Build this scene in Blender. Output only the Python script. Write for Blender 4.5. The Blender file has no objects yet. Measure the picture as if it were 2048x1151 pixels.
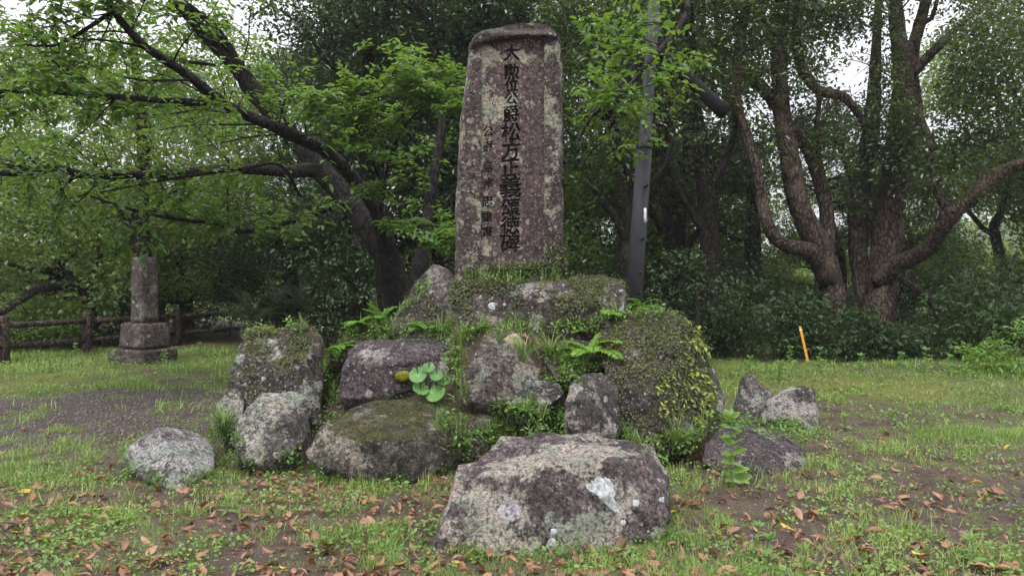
import bpy, bmesh, math, random
import numpy as np
from mathutils import Vector, Matrix, noise

random.seed(7)
SC = bpy.context.scene
COL = SC.collection
PI = math.pi

# ------------------------------------------------------------------ camera
FPX = 1518.0                      # focal length in pixels of the 2048 px wide photograph
HOR = 555.0                       # row of the horizon
CAM = Vector((0.0, 0.0, 1.6))
TILT = math.atan((575.5 - HOR) / FPX)
cam_d = bpy.data.cameras.new('camera')
cam_d.sensor_width = 36.0
cam_d.lens = 36.0 * FPX / 2048.0
cam_d.clip_start = 0.05
cam_d.clip_end = 2000.0
cam = bpy.data.objects.new('camera', cam_d)
cam.location = CAM
cam.rotation_euler = (PI / 2 - TILT, 0, 0)
COL.objects.link(cam)
SC.camera = cam

# ------------------------------------------------------------------ world, sun, exposure
SUN_EL, SUN_AZ = math.radians(58), math.radians(205)      # azimuth from +Y, clockwise: high, behind the camera on the left
world = bpy.data.worlds.new('World')
SC.world = world
world.use_nodes = True
wn = world.node_tree
wn.nodes.clear()
w_out = wn.nodes.new('ShaderNodeOutputWorld')
w_sky = wn.nodes.new('ShaderNodeTexSky')
w_sky.sky_type = 'NISHITA'
w_sky.sun_disc = False
w_sky.sun_elevation = SUN_EL
w_sky.sun_rotation = SUN_AZ
w_bg1 = wn.nodes.new('ShaderNodeBackground')
w_bg1.inputs['Strength'].default_value = 0.08
wn.links.new(w_sky.outputs[0], w_bg1.inputs['Color'])
# cloud deck: overcast luminance, steeper than natural, dim at the horizon, extra bright overhead
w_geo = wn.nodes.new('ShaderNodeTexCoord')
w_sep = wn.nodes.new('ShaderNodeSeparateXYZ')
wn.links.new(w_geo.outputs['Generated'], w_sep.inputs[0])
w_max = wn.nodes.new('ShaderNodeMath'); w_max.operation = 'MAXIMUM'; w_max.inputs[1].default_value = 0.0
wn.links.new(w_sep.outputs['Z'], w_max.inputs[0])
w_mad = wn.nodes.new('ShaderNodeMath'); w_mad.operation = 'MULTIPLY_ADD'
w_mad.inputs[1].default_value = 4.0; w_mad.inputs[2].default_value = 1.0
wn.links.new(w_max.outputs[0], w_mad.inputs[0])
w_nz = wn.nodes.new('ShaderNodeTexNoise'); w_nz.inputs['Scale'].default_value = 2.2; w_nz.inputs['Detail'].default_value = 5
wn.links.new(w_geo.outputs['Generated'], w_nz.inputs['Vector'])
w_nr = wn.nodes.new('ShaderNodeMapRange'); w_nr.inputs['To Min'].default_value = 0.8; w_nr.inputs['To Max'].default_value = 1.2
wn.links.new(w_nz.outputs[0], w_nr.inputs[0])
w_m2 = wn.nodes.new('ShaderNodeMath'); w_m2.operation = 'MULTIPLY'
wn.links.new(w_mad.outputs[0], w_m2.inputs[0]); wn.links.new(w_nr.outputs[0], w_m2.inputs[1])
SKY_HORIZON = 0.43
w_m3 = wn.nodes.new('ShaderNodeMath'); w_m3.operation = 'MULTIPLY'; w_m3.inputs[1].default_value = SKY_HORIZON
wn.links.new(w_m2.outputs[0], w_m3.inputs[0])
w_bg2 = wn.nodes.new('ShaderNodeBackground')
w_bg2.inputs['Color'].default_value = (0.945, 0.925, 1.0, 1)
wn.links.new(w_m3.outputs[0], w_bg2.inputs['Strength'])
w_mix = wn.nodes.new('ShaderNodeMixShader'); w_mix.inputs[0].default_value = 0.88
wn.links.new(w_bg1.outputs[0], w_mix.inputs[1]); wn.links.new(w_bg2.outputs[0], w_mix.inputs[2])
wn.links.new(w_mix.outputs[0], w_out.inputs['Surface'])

sun_d = bpy.data.lights.new('sun', 'SUN')
sun_d.energy = 1.5
sun_d.angle = math.radians(14)
sun_d.color = (1.0, 0.965, 0.9)
sun = bpy.data.objects.new('sun', sun_d)
sd = Vector((math.sin(SUN_AZ) * math.cos(SUN_EL), math.cos(SUN_AZ) * math.cos(SUN_EL), math.sin(SUN_EL)))
sun.rotation_euler = sd.to_track_quat('Z', 'Y').to_euler()
sun.location = (0, 0, 30)
COL.objects.link(sun)

SC.view_settings.view_transform = 'Standard'
SC.view_settings.look = 'None'
SC.view_settings.gamma = 1.0
SC.view_settings.use_curve_mapping = False
SC.view_settings.exposure = 0.85
SC.render.engine = 'CYCLES'
SC.cycles.use_denoising = True
SC.cycles.max_bounces = 7
SC.cycles.diffuse_bounces = 4
SC.cycles.transmission_bounces = 4
SC.cycles.volume_bounces = 1
SC.cycles.sample_clamp_indirect = 6.0

# ------------------------------------------------------------------ small helpers
def P(px, py, d):
    """world point seen at photo pixel (px, py) at distance d along +Y"""
    u, v = (px - 1024.0) / FPX, (575.5 - py) / FPX
    ct, st = math.cos(TILT), math.sin(TILT)
    r = Vector((u, ct + v * st, -st + v * ct))
    return CAM + r * (d / r.y)

def PX(p):
    q = np.asarray(p, dtype=float) - np.array(CAM)
    ct, st = math.cos(TILT), math.sin(TILT)
    f = q[..., 1] * ct - q[..., 2] * st
    u = q[..., 2] * ct + q[..., 1] * st
    return 1024 + FPX * q[..., 0] / f, 575.5 - FPX * u / f

def pxm(w, d):
    return w / FPX * d

def tag(o, label=None, cat=None, group=None, kind=None):
    if label: o['label'] = label
    if cat: o['category'] = cat
    if group: o['group'] = group
    if kind: o['kind'] = kind
    return o

def empty(name, loc, label=None, cat=None, group=None, rz=0.0):
    o = bpy.data.objects.new(name, None)
    o.empty_display_size = 0.1
    o.location = loc
    o.rotation_euler = (0, 0, rz)
    COL.objects.link(o)
    return tag(o, label, cat, group)

def link(name, me, mat=None, parent=None, loc=None):
    o = bpy.data.objects.new(name, me)
    if mat is not None and len(me.materials) == 0:
        me.materials.append(mat)
    COL.objects.link(o)
    if loc is not None:
        o.location = loc
    if parent is not None:
        o.parent = parent
        if loc is None:                       # geometry given in world space
            o.matrix_parent_inverse = (Matrix.Translation(parent.location) @ parent.rotation_euler.to_matrix().to_4x4()).inverted()
    return o

def np_mesh(name, V, Fc, smooth=False, attrs=None):
    V = np.asarray(V, dtype=np.float32); Fc = np.asarray(Fc, dtype=np.int32)
    me = bpy.data.meshes.new(name)
    k = Fc.shape[1]
    me.vertices.add(len(V)); me.vertices.foreach_set('co', V.ravel())
    me.loops.add(Fc.size); me.loops.foreach_set('vertex_index', Fc.ravel())
    me.polygons.add(len(Fc)); me.polygons.foreach_set('loop_start', np.arange(0, Fc.size, k, dtype=np.int32))
    if smooth:
        me.polygons.foreach_set('use_smooth', np.ones(len(Fc), dtype=bool))
    for nm, arr in (attrs or {}).items():
        a = me.attributes.new(nm, 'FLOAT', 'POINT')
        a.data.foreach_set('value', np.asarray(arr, dtype=np.float32))
    me.update(calc_edges=True)
    return me

def copy_tree(o, parent=None):
    c = o.copy(); COL.objects.link(c); c.parent = parent
    for ch in list(o.children):
        copy_tree(ch, c)
    return c

def hsh(ix, iy, s):
    h = (ix.astype(np.int64) * 374761393 + iy.astype(np.int64) * 668265263 + s * 144665) & 0x7fffffff
    h = ((h ^ (h >> 13)) * 1274126177) & 0x7fffffff
    return ((h ^ (h >> 16)) & 0xffff) / 65535.0

def vnoise(x, y, s=0):
    x = np.asarray(x, float); y = np.asarray(y, float)
    ix, iy = np.floor(x), np.floor(y); fx, fy = x - ix, y - iy
    fx = fx * fx * (3 - 2 * fx); fy = fy * fy * (3 - 2 * fy)
    a, b = hsh(ix, iy, s), hsh(ix + 1, iy, s); c, d = hsh(ix, iy + 1, s), hsh(ix + 1, iy + 1, s)
    return (a * (1 - fx) + b * fx) * (1 - fy) + (c * (1 - fx) + d * fx) * fy

def fbm(x, y, s=0, o=4):
    r, a, t = 0.0, 0.5, 0.0
    for i in range(o):
        r = r + a * vnoise(np.asarray(x) * 2 ** i, np.asarray(y) * 2 ** i, s + 17 * i); t += a; a *= 0.5
    return r / t

def sstep(a, b, x):
    t = np.clip((np.asarray(x, float) - a) / (b - a), 0, 1)
    return t * t * (3 - 2 * t)

# ------------------------------------------------------------------ node helpers
class NT:
    def __init__(self, name):
        self.mat = bpy.data.materials.new(name)
        self.mat.use_nodes = True
        self.t = self.mat.node_tree
        self.t.nodes.clear()
        self.out = self.t.nodes.new('ShaderNodeOutputMaterial')
    def put(self, sock, v):
        if hasattr(v, 'is_linked'):
            self.t.links.new(v, sock)
        elif isinstance(v, (tuple, list)) and len(v) == 3 and sock.type == 'RGBA':
            sock.default_value = (*v, 1)
        else:
            sock.default_value = v
    def n(self, typ, ins=None, **attr):
        nd = self.t.nodes.new('ShaderNode' + typ)
        for k, v in attr.items():
            setattr(nd, k, v)
        for k, v in (ins or {}).items():
            self.put(nd.inputs[k], v)
        return nd
    def m(self, op, a, b=0.0, c=0.0, clamp=False):
        nd = self.n('Math', {0: a, 1: b, 2: c}, operation=op, use_clamp=clamp)
        return nd.outputs[0]
    def mix(self, f, a, b, mode='MIX'):
        nd = self.n('Mix', data_type='RGBA', blend_type=mode, clamp_factor=True)
        self.put(nd.inputs[0], f); self.put(nd.inputs[6], a); self.put(nd.inputs[7], b)
        return nd.outputs[2]
    def ramp(self, f, lo, hi, a=0.0, b=1.0):
        nd = self.n('MapRange', {0: f, 1: lo, 2: hi, 3: a, 4: b}, interpolation_type='SMOOTHSTEP')
        return nd.outputs[0]
    def noise(self, vec, scale, detail=6, rough=0.55, dist=0.0):
        return self.n('TexNoise', {'Vector': vec, 'Scale': scale, 'Detail': detail, 'Roughness': rough, 'Distortion': dist}).outputs[0]
    def cramp(self, f, stops):
        nd = self.n('ValToRGB', {0: f})
        el = nd.color_ramp.elements
        while len(el) < len(stops):
            el.new(0.5)
        for e, (p, c) in zip(el, stops):
            e.position = p; e.color = (*c, 1)
        return nd.outputs[0]
    def bump(self, h, strength=0.3, dist=0.02, nrm=None):
        ins = {'Height': h, 'Strength': strength, 'Distance': dist}
        nd = self.n('Bump', ins)
        if nrm is not None:
            self.put(nd.inputs['Normal'], nrm)
        return nd.outputs[0]
    def bsdf(self, col, rough=0.7, nrm=None, spec=0.5, **ins):
        b = self.n('BsdfPrincipled', {'Base Color': col, 'Roughness': rough, 'Specular IOR Level': spec})
        if nrm is not None:
            self.put(b.inputs['Normal'], nrm)
        for k, v in ins.items():
            self.put(b.inputs[k], v)
        return b.outputs[0]
    def done(self, shader):
        self.t.links.new(shader, self.out.inputs['Surface'])
        return self.mat

def rock_mat(name, c1, c2, lich=0.45, lcol=(0.34, 0.33, 0.26), lscale=6.0, spots=0.5, scol=(0.45, 0.42, 0.40), sscale=8.0,
             moss=0.5, mcol=(0.045, 0.06, 0.012), mcol2=(0.10, 0.115, 0.02), mslope=0.35, seed=0.0, rough=0.72, dirt=0.35, fine=1.0, crumb=1.0, lgrad=None, grain=1.0):
    k = NT(name)
    tc = k.n('TexCoord').outputs['Object']
    v = k.n('Mapping', {'Vector': tc, 'Location': (seed * 3.1, seed * 1.7, seed * 2.3)}).outputs[0]
    grey = lambda f: k.n('CombineColor', {0: f, 1: f, 2: f}).outputs[0]
    n1 = k.noise(v, 2.6, 8, 0.6)
    n2 = k.noise(v, 15.0, 8, 0.78)
    n3 = k.noise(v, 55.0, 4, 0.7)
    col = k.mix(k.ramp(n1, 0.36, 0.64), c1, c2)
    g = k.m('MULTIPLY', k.ramp(n2, 0.39, 0.62, 0.36, 1.7), k.ramp(n3, 0.38, 0.62, 0.6, 1.4))
    gc = grey(g)
    col = k.mix(1.0, col, gc, 'MULTIPLY')
    pit = k.ramp(k.noise(v, 27.0, 5, 0.72), 0.47, 0.40)          # dark pits
    cry = k.ramp(k.noise(v, 36.0, 4, 0.7, 0.5), 0.565, 0.62)       # pale crumbs and crystals
    col = k.mix(k.m('MULTIPLY', cry, 0.55 * grain), col, tuple(x * 0.8 for x in lcol))
    # dark algae patches with a crumbled rim
    na = k.m('ADD', k.m('MULTIPLY', k.noise(v, 1.7, 4, 0.6, 0.4), 0.7), k.m('MULTIPLY', n2, 0.3))
    col = k.mix(k.m('MULTIPLY', k.ramp(na, 0.49, 0.56), dirt), col, (0.020, 0.020, 0.014))
    # crusty lichen: slow areas broken up by a fine crumb
    nl = k.noise(v, lscale * 0.42, 5, 0.62, 0.3)
    nf = k.noise(v, lscale * 2.6, 10, 0.82)
    nm = k.m('ADD', k.m('MULTIPLY', nl, 0.85), k.m('MULTIPLY', nf, 0.50 * crumb))
    if lgrad:
        nm = k.m('ADD', nm, k.n('VectorMath', {0: tc, 1: lgrad}, operation='DOT_PRODUCT').outputs['Value'])
    th = 0.885 + 0.25 * (crumb - 1) - 0.41 * lich
    lm = k.ramp(nm, th - 0.01, th + 0.03)
    lc = k.mix(k.ramp(k.noise(v, lscale * 0.8, 2), 0.42, 0.62), lcol, (lcol[0] * 0.66, lcol[1] * 0.80, lcol[2] * 0.72))
    lc = k.mix(k.ramp(k.noise(v, lscale * 0.55, 2), 0.5, 0.7), lc, (lcol[0] * 0.88, lcol[1] * 0.84, lcol[2] * 0.80))
    lc = k.mix(1.0, lc, grey(k.ramp(n3, 0.36, 0.62, 0.50, 1.2)), 'MULTIPLY')
    col = k.mix(k.m('MULTIPLY', lm, 0.9), col, lc)
    # roundish lichen colonies of several sizes
    wob = k.n('TexNoise', {'Vector': v, 'Scale': sscale * 2.6, 'Detail': 6.0, 'Roughness': 0.7}).outputs['Color']
    off = k.n('VectorMath', {0: wob, 1: (0.5, 0.5, 0.5)}, operation='SUBTRACT').outputs[0]
    vv = k.n('VectorMath', {0: v, 1: k.n('VectorMath', {0: off, 'Scale': 0.55 / sscale}, operation='SCALE').outputs[0]}, operation='ADD').outputs[0]
    sm = None
    for sc, dens in ((sscale, 0.55), (sscale * 2.3, 0.85), (sscale * 4.5, 0.8)):
        vo = k.n('TexVoronoi', {'Vector': vv, 'Scale': sc}, feature='F1')
        rnd = k.n('SeparateColor', {0: vo.outputs['Color']}).outputs[0]
        r = k.ramp(rnd, 1.0 - spots * dens, 1.0, -0.08, 0.40)
        s = k.ramp(k.m('SUBTRACT', r, vo.outputs['Distance']), -0.01, 0.05)
        sm = s if sm is None else k.m('MAXIMUM', sm, s)
    sc2 = k.mix(k.ramp(k.noise(v, 3.0, 2), 0.45, 0.6), scol, (scol[0] * 0.86, scol[1] * 0.84, scol[2] * 0.62))
    sc2 = k.mix(1.0, sc2, grey(k.ramp(n3, 0.36, 0.62, 0.6, 1.15)), 'MULTIPLY')
    col = k.mix(k.m('MULTIPLY', sm, 0.88), col, sc2)
    # moss on what faces up, broken up
    nz = k.n('SeparateXYZ', {0: k.n('NewGeometry').outputs['Normal']}).outputs[2]
    mn = k.noise(v, 3.4, 10, 0.76)
    mv = k.m('ADD', k.m('MULTIPLY', nz, mslope), k.m('MULTIPLY', mn, 1.0))
    mt = 0.98 - 0.42 * moss
    mm = k.ramp(mv, mt - 0.01, mt + 0.12)
    mc = k.mix(k.ramp(k.noise(v, 11.0, 8, 0.75), 0.35, 0.65), mcol, mcol2)
    mc = k.mix(1.0, mc, grey(k.ramp(n3, 0.38, 0.62, 0.45, 1.5)), 'MULTIPLY')
    col = k.mix(mm, col, mc)
    col = k.mix(k.m('MULTIPLY', pit, 0.62 * grain), col, (0.012, 0.011, 0.010))
    h = k.m('ADD', k.m('MULTIPLY', n2, 1.6), k.m('MULTIPLY', n3, 0.55))
    h = k.m('SUBTRACT', h, k.m('MULTIPLY', pit, 0.45))
    h = k.m('ADD', h, k.m('ADD', k.m('MULTIPLY', lm, 0.16), k.m('MULTIPLY', sm, 0.14)))
    h = k.m('ADD', h, k.m('MULTIPLY', k.m('MULTIPLY', mm, k.noise(v, 45.0, 4, 0.8)), 1.4))
    nr = k.bump(h, 1.0, 0.035 * fine)
    rg = k.m('ADD', k.m('MULTIPLY', mm, 0.2), rough)
    return k.done(k.bsdf(col, rg, nr, 0.32))

def leaf_mat(name, stops, rough=0.42, trans=0.35, tcol=(0.16, 0.26, 0.03), spec=0.5, big=0.5, single=False):
    """stops: colours picked per leaf; a slow noise shifts whole sprays"""
    k = NT(name)
    geo = k.n('NewGeometry')
    rnd = geo.outputs['Random Per Island']
    tc = k.n('TexCoord').outputs['Object']
    nz = k.ramp(k.noise(tc, 0.7, 3), 0.3, 0.7)
    if single:                                   # one leaf per object: vary by object, blotched within
        rnd = k.m('FRACT', k.m('ADD', rnd, k.n('ObjectInfo').outputs['Random']))
        nz = k.ramp(k.noise(geo.outputs['Position'], 28.0, 5, 0.7), 0.35, 0.65)
    f = k.m('ADD', k.m('MULTIPLY', rnd, 1.0 - big), k.m('MULTIPLY', nz, big))
    col = k.cramp(f, stops)
    b = k.bsdf(col, rough, None, spec)
    t = k.n('BsdfTranslucent', {'Color': k.mix(0.75, col, tcol)}).outputs[0]
    s = k.n('MixShader', {0: trans, 1: b, 2: t}).outputs[0]
    return k.done(s)

def bark_mat(name, c1, c2, moss=0.3, scale=1.0, mossc=(0.035, 0.045, 0.012)):
    k = NT(name)
    tc = k.n('TexCoord').outputs['Object']
    wob = k.n('TexNoise', {'Vector': tc, 'Scale': 7.0 * scale, 'Detail': 5.0}).outputs['Color']
    v0 = k.n('VectorMath', {0: tc, 1: k.n('VectorMath', {0: wob, 'Scale': 0.16}, operation='SCALE').outputs[0]}, operation='ADD').outputs[0]
    v = k.n('Mapping', {'Vector': v0, 'Scale': (1, 1, 0.30)}).outputs[0]
    a = k.noise(v, 26 * scale, 8, 0.75, 0.5)
    cr = k.n('TexVoronoi', {'Vector': v, 'Scale': 15.0 * scale}, feature='DISTANCE_TO_EDGE').outputs['Distance']
    crk = k.ramp(cr, 0.02, 0.16)
    b = k.noise(tc, 2.2 * scale, 6, 0.7)
    col = k.mix(k.ramp(a, 0.38, 0.62), c1, c2)
    col = k.mix(crk, tuple(x * 0.45 for x in c1), col)
    col = k.mix(k.m('MULTIPLY', k.ramp(b, 0.52, 0.62), 0.5), col, tuple(x * 1.5 for x in c2))
    nz = k.n('SeparateXYZ', {0: k.n('NewGeometry').outputs['Normal']}).outputs[2]
    mm = k.ramp(k.m('ADD', k.m('MULTIPLY', nz, 0.35), k.noise(tc, 3.0, 8, 0.72)), 0.84 - 0.4 * moss, 0.96 - 0.4 * moss)
    col = k.mix(k.m('MULTIPLY', mm, 0.85), col, mossc)
    h = k.m('ADD', k.m('MULTIPLY', a, 0.6), k.m('MULTIPLY', crk, 0.7))
    return k.done(k.bsdf(col, 0.82, k.bump(h, 1.0, 0.04), 0.18))

def plain_mat(name, col, rough=0.6, var=0.25, scale=12.0, metallic=0.0, bump=0.15, spec=0.5):
    k = NT(name)
    tc = k.n('TexCoord').outputs['Object']
    a = k.noise(tc, scale, 6, 0.65)
    c = k.mix(k.ramp(a, 0.3, 0.7), tuple(x * (1 - var) for x in col), tuple(min(1, x * (1 + var)) for x in col))
    return k.done(k.bsdf(c, rough, k.bump(a, bump, 0.01), spec, Metallic=metallic))
# ------------------------------------------------------------------ materials
M = {}
M['soil'] = None
M['rock_front'] = rock_mat('rock_front', (0.062, 0.045, 0.051), (0.14, 0.108, 0.108), 0.58, (0.44, 0.39, 0.33), 5.0, 0.12, (0.50, 0.49, 0.51), 5.5, 0.46, (0.018, 0.024, 0.010), (0.038, 0.046, 0.016), mslope=-0.10, seed=1, dirt=0.5)
M['rock_pale'] = rock_mat('rock_pale', (0.085, 0.070, 0.070), (0.17, 0.148, 0.142), 0.58, (0.40, 0.38, 0.32), 6.0, 0.18, (0.45, 0.45, 0.43), 7.0, 0.12, seed=2, dirt=0.6)
M['rock_lilac'] = rock_mat('rock_lilac', (0.10, 0.085, 0.09), (0.20, 0.175, 0.18), 0.62, (0.44, 0.41, 0.39), 6.0, 0.14, (0.46, 0.45, 0.44), 8.0, 0.10, seed=22, dirt=0.45)
M['rock_oval'] = rock_mat('rock_oval', (0.050, 0.044, 0.034), (0.10, 0.088, 0.07), 0.50, (0.36, 0.32, 0.26), 5.5, 0.22, (0.36, 0.33, 0.29), 10.0, 0.76, (0.025, 0.030, 0.012), (0.12, 0.115, 0.022), 0.28, seed=3)
M['rock_plum'] = rock_mat('rock_plum', (0.050, 0.037, 0.040), (0.10, 0.078, 0.080), 0.40, (0.36, 0.32, 0.30), 6.0, 0.26, (0.42, 0.37, 0.37), 10.0, 0.34, mslope=0.2, seed=4, dirt=0.35)
M['rock_point'] = rock_mat('rock_point', (0.058, 0.045, 0.04), (0.11, 0.086, 0.074), 0.44, (0.36, 0.32, 0.27), 6.0, 0.34, (0.40, 0.36, 0.35), 10.0, 0.50, mslope=0.15, seed=5)
M['rock_mossy'] = rock_mat('rock_mossy', (0.042, 0.034, 0.028), (0.085, 0.068, 0.055), 0.44, (0.46, 0.46, 0.41), 5.0, 0.30, (0.50, 0.49, 0.47), 12.0, 0.74, (0.022, 0.026, 0.009), (0.14, 0.135, 0.025), 0.34, seed=6)
M['rock_ivy'] = rock_mat('rock_ivy', (0.036, 0.029, 0.023), (0.08, 0.064, 0.05), 0.34, (0.38, 0.36, 0.32), 5.5, 0.28, (0.46, 0.44, 0.43), 12.0, 0.84, (0.024, 0.026, 0.009), (0.115, 0.108, 0.022), 0.24, seed=7)
M['rock_grey'] = rock_mat('rock_grey', (0.055, 0.045, 0.045), (0.115, 0.096, 0.092), 0.50, (0.40, 0.37, 0.34), 6.0, 0.32, (0.46, 0.43, 0.43), 9.0, 0.36, seed=8, dirt=0.6)
M['plinth'] = rock_mat('plinth', (0.046, 0.036, 0.031), (0.088, 0.07, 0.06), 0.42, (0.38, 0.34, 0.30), 6.0, 0.34, (0.48, 0.46, 0.46), 11.0, 0.66, (0.022, 0.028, 0.009), (0.10, 0.108, 0.02), 0.22, seed=9)
M['stele'] = rock_mat('stele', (0.048, 0.032, 0.032), (0.085, 0.060, 0.056), 0.48, (0.40, 0.37, 0.29), 11.0, 0.50, (0.42, 0.37, 0.33), 9.0, 0.04, mslope=0.1, seed=10, dirt=0.35, fine=0.7)
M['panel'] = rock_mat('panel', (0.046, 0.030, 0.031), (0.072, 0.047, 0.046), 0.22, (0.36, 0.325, 0.245), 9.0, 0.62, (0.29, 0.225, 0.21), 11.0, 0.0, mslope=0.0, seed=11, dirt=0.1, fine=0.25, lgrad=(-0.20, 0, 0.035), grain=0.5)
M['stele_cap'] = rock_mat('stele_cap', (0.036, 0.025, 0.026), (0.075, 0.055, 0.052), 0.22, (0.34, 0.31, 0.25), 6.5, 0.30, (0.36, 0.32, 0.29), 10.0, 0.10, mslope=0.15, seed=13, dirt=0.4)
M['pillar'] = rock_mat('pillar', (0.05, 0.038, 0.034), (0.095, 0.075, 0.064), 0.36, (0.22, 0.195, 0.16), 7.0, 0.22, (0.36, 0.34, 0.32), 9.0, 0.34, mslope=0.25, seed=12, fine=0.5)

G3 = lambda a, b, c: [(0.0, a), (0.5, b), (1.0, c)]
M['leaf_cherry'] = leaf_mat('leaf_cherry', G3((0.035, 0.085, 0.018), (0.062, 0.145, 0.025), (0.12, 0.21, 0.035)), 0.30, 0.42, (0.20, 0.34, 0.03))
M['leaf_bright'] = leaf_mat('leaf_bright', G3((0.038, 0.095, 0.02), (0.075, 0.16, 0.03), (0.14, 0.24, 0.045)), 0.38, 0.42, (0.22, 0.36, 0.04))
M['leaf_dark'] = leaf_mat('leaf_dark', G3((0.014, 0.034, 0.012), (0.026, 0.055, 0.018), (0.048, 0.085, 0.022)), 0.28, 0.25, (0.10, 0.17, 0.02))
M['leaf_ever'] = leaf_mat('leaf_ever', G3((0.015, 0.036, 0.012), (0.029, 0.060, 0.017), (0.066, 0.10, 0.025)), 0.28, 0.32, (0.15, 0.22, 0.03))
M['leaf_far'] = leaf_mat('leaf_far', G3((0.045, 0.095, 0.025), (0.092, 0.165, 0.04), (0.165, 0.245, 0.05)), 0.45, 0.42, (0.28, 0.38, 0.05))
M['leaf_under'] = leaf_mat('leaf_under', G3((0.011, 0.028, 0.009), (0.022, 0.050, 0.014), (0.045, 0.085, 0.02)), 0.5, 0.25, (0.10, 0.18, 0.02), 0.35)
M['leaf_shrub'] = leaf_mat('leaf_shrub', G3((0.06, 0.14, 0.02), (0.11, 0.22, 0.03), (0.19, 0.30, 0.045)), 0.4, 0.38, (0.24, 0.38, 0.04))
M['leaf_weed'] = leaf_mat('leaf_weed', G3((0.055, 0.13, 0.025), (0.10, 0.20, 0.035), (0.17, 0.28, 0.055)), 0.45, 0.32, (0.22, 0.36, 0.05))
M['leaf_ivy'] = leaf_mat('leaf_ivy', G3((0.016, 0.026, 0.008), (0.045, 0.060, 0.013), (0.15, 0.155, 0.026)), 0.42, 0.25, (0.2, 0.26, 0.03), big=0.3)
M['leaf_lime'] = leaf_mat('leaf_lime', G3((0.10, 0.15, 0.02), (0.20, 0.26, 0.03), (0.32, 0.36, 0.05)), 0.42, 0.28, (0.3, 0.36, 0.04), big=0.2)
M['fern'] = leaf_mat('fern', G3((0.06, 0.15, 0.02), (0.12, 0.27, 0.03), (0.20, 0.36, 0.045)), 0.45, 0.38, (0.26, 0.45, 0.04), big=0.6)
M['broad'] = leaf_mat('broad', G3((0.05, 0.15, 0.03), (0.085, 0.22, 0.042), (0.14, 0.29, 0.06)), 0.40, 0.3, (0.16, 0.40, 0.05), big=0.4, single=True)
M['cycad'] = leaf_mat('cycad', G3((0.03, 0.05, 0.03), (0.05, 0.075, 0.045), (0.09, 0.11, 0.06)), 0.4, 0.15, big=0.3)
M['grass'] = leaf_mat('grass', G3((0.085, 0.16, 0.03), (0.18, 0.29, 0.055), (0.34, 0.42, 0.12)), 0.5, 0.35, (0.25, 0.34, 0.05), big=0.45)
M['grass_long'] = leaf_mat('grass_long', G3((0.06, 0.11, 0.025), (0.11, 0.18, 0.04), (0.24, 0.28, 0.10)), 0.45, 0.3, (0.2, 0.32, 0.05), big=0.2)
M['clover'] = leaf_mat('clover', G3((0.075, 0.145, 0.028), (0.125, 0.22, 0.042), (0.21, 0.31, 0.065)), 0.5, 0.3, (0.2, 0.32, 0.05), big=0.5)
M['litter'] = leaf_mat('litter', G3((0.10, 0.055, 0.032), (0.22, 0.12, 0.065), (0.38, 0.26, 0.16)), 0.6, 0.1, (0.3, 0.15, 0.06), big=0.2)
M['russet'] = leaf_mat('russet_leaf', G3((0.065, 0.032, 0.019), (0.19, 0.086, 0.044), (0.33, 0.175, 0.09)), 0.45, 0.12, (0.4, 0.15, 0.05), big=0.35, single=True)
M['tan'] = leaf_mat('tan_leaf', G3((0.16, 0.10, 0.062), (0.33, 0.225, 0.145), (0.50, 0.38, 0.26)), 0.5, 0.12, (0.4, 0.25, 0.12), big=0.35, single=True)
M['brown'] = leaf_mat('brown_leaf', G3((0.065, 0.036, 0.024), (0.115, 0.064, 0.042), (0.18, 0.11, 0.075)), 0.45, 0.08, (0.2, 0.1, 0.05), big=0.35, single=True)
M['yellow'] = leaf_mat('yellow_leaf', G3((0.42, 0.28, 0.03), (0.52, 0.37, 0.05), (0.6, 0.45, 0.09)), 0.5, 0.2, (0.5, 0.4, 0.06), big=0.35, single=True)
M['bark_cherry'] = bark_mat('bark_cherry', (0.010, 0.0085, 0.0075), (0.026, 0.022, 0.020), 0.18)
M['bark_brown'] = bark_mat('bark_brown', (0.035, 0.025, 0.019), (0.105, 0.077, 0.060), 0.46)
M['bark_dark'] = bark_mat('bark_dark', (0.012, 0.010, 0.008), (0.036, 0.029, 0.024), 0.30)
M['stem'] = plain_mat('green_stem', (0.10, 0.17, 0.04), 0.5)
M['twig'] = plain_mat('twig_brown', (0.075, 0.05, 0.035), 0.7)
M['cycad_trunk'] = bark_mat('cycad_trunk', (0.03, 0.02, 0.016), (0.10, 0.065, 0.05), 0.0, 1.6)
M['log'] = bark_mat('fence_log', (0.05, 0.036, 0.030), (0.105, 0.078, 0.066), 0.12)
M['pole'] = plain_mat('pole_paint', (0.055, 0.057, 0.065), 0.42, 0.18, 5.0, 0.3, 0.05)
M['pole_low'] = plain_mat('pole_dark_sleeve', (0.018, 0.018, 0.021), 0.55, 0.3, 5.0, 0.0, 0.08, 0.25)
M['steel'] = plain_mat('galvanised', (0.45, 0.45, 0.46), 0.4, 0.15, 20, 0.8)
M['arm'] = plain_mat('dark_arm', (0.011, 0.010, 0.011), 0.85, 0.4, 9, 0, 0.3, 0.1)
M['black'] = plain_mat('black_rubber', (0.02, 0.02, 0.022), 0.5)
M['white'] = plain_mat('white_label', (0.7, 0.7, 0.7), 0.5, 0.1)
M['stake'] = plain_mat('stake_paint', (0.60, 0.29, 0.03), 0.5, 0.12, 8)
M['moss'] = plain_mat('moss_green', (0.115, 0.12, 0.014), 0.95, 0.55, 60, 0, 0.9, 0.1)
M['pebble'] = plain_mat('pebble_grey', (0.085, 0.073, 0.065), 0.7, 0.4, 30)

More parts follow.
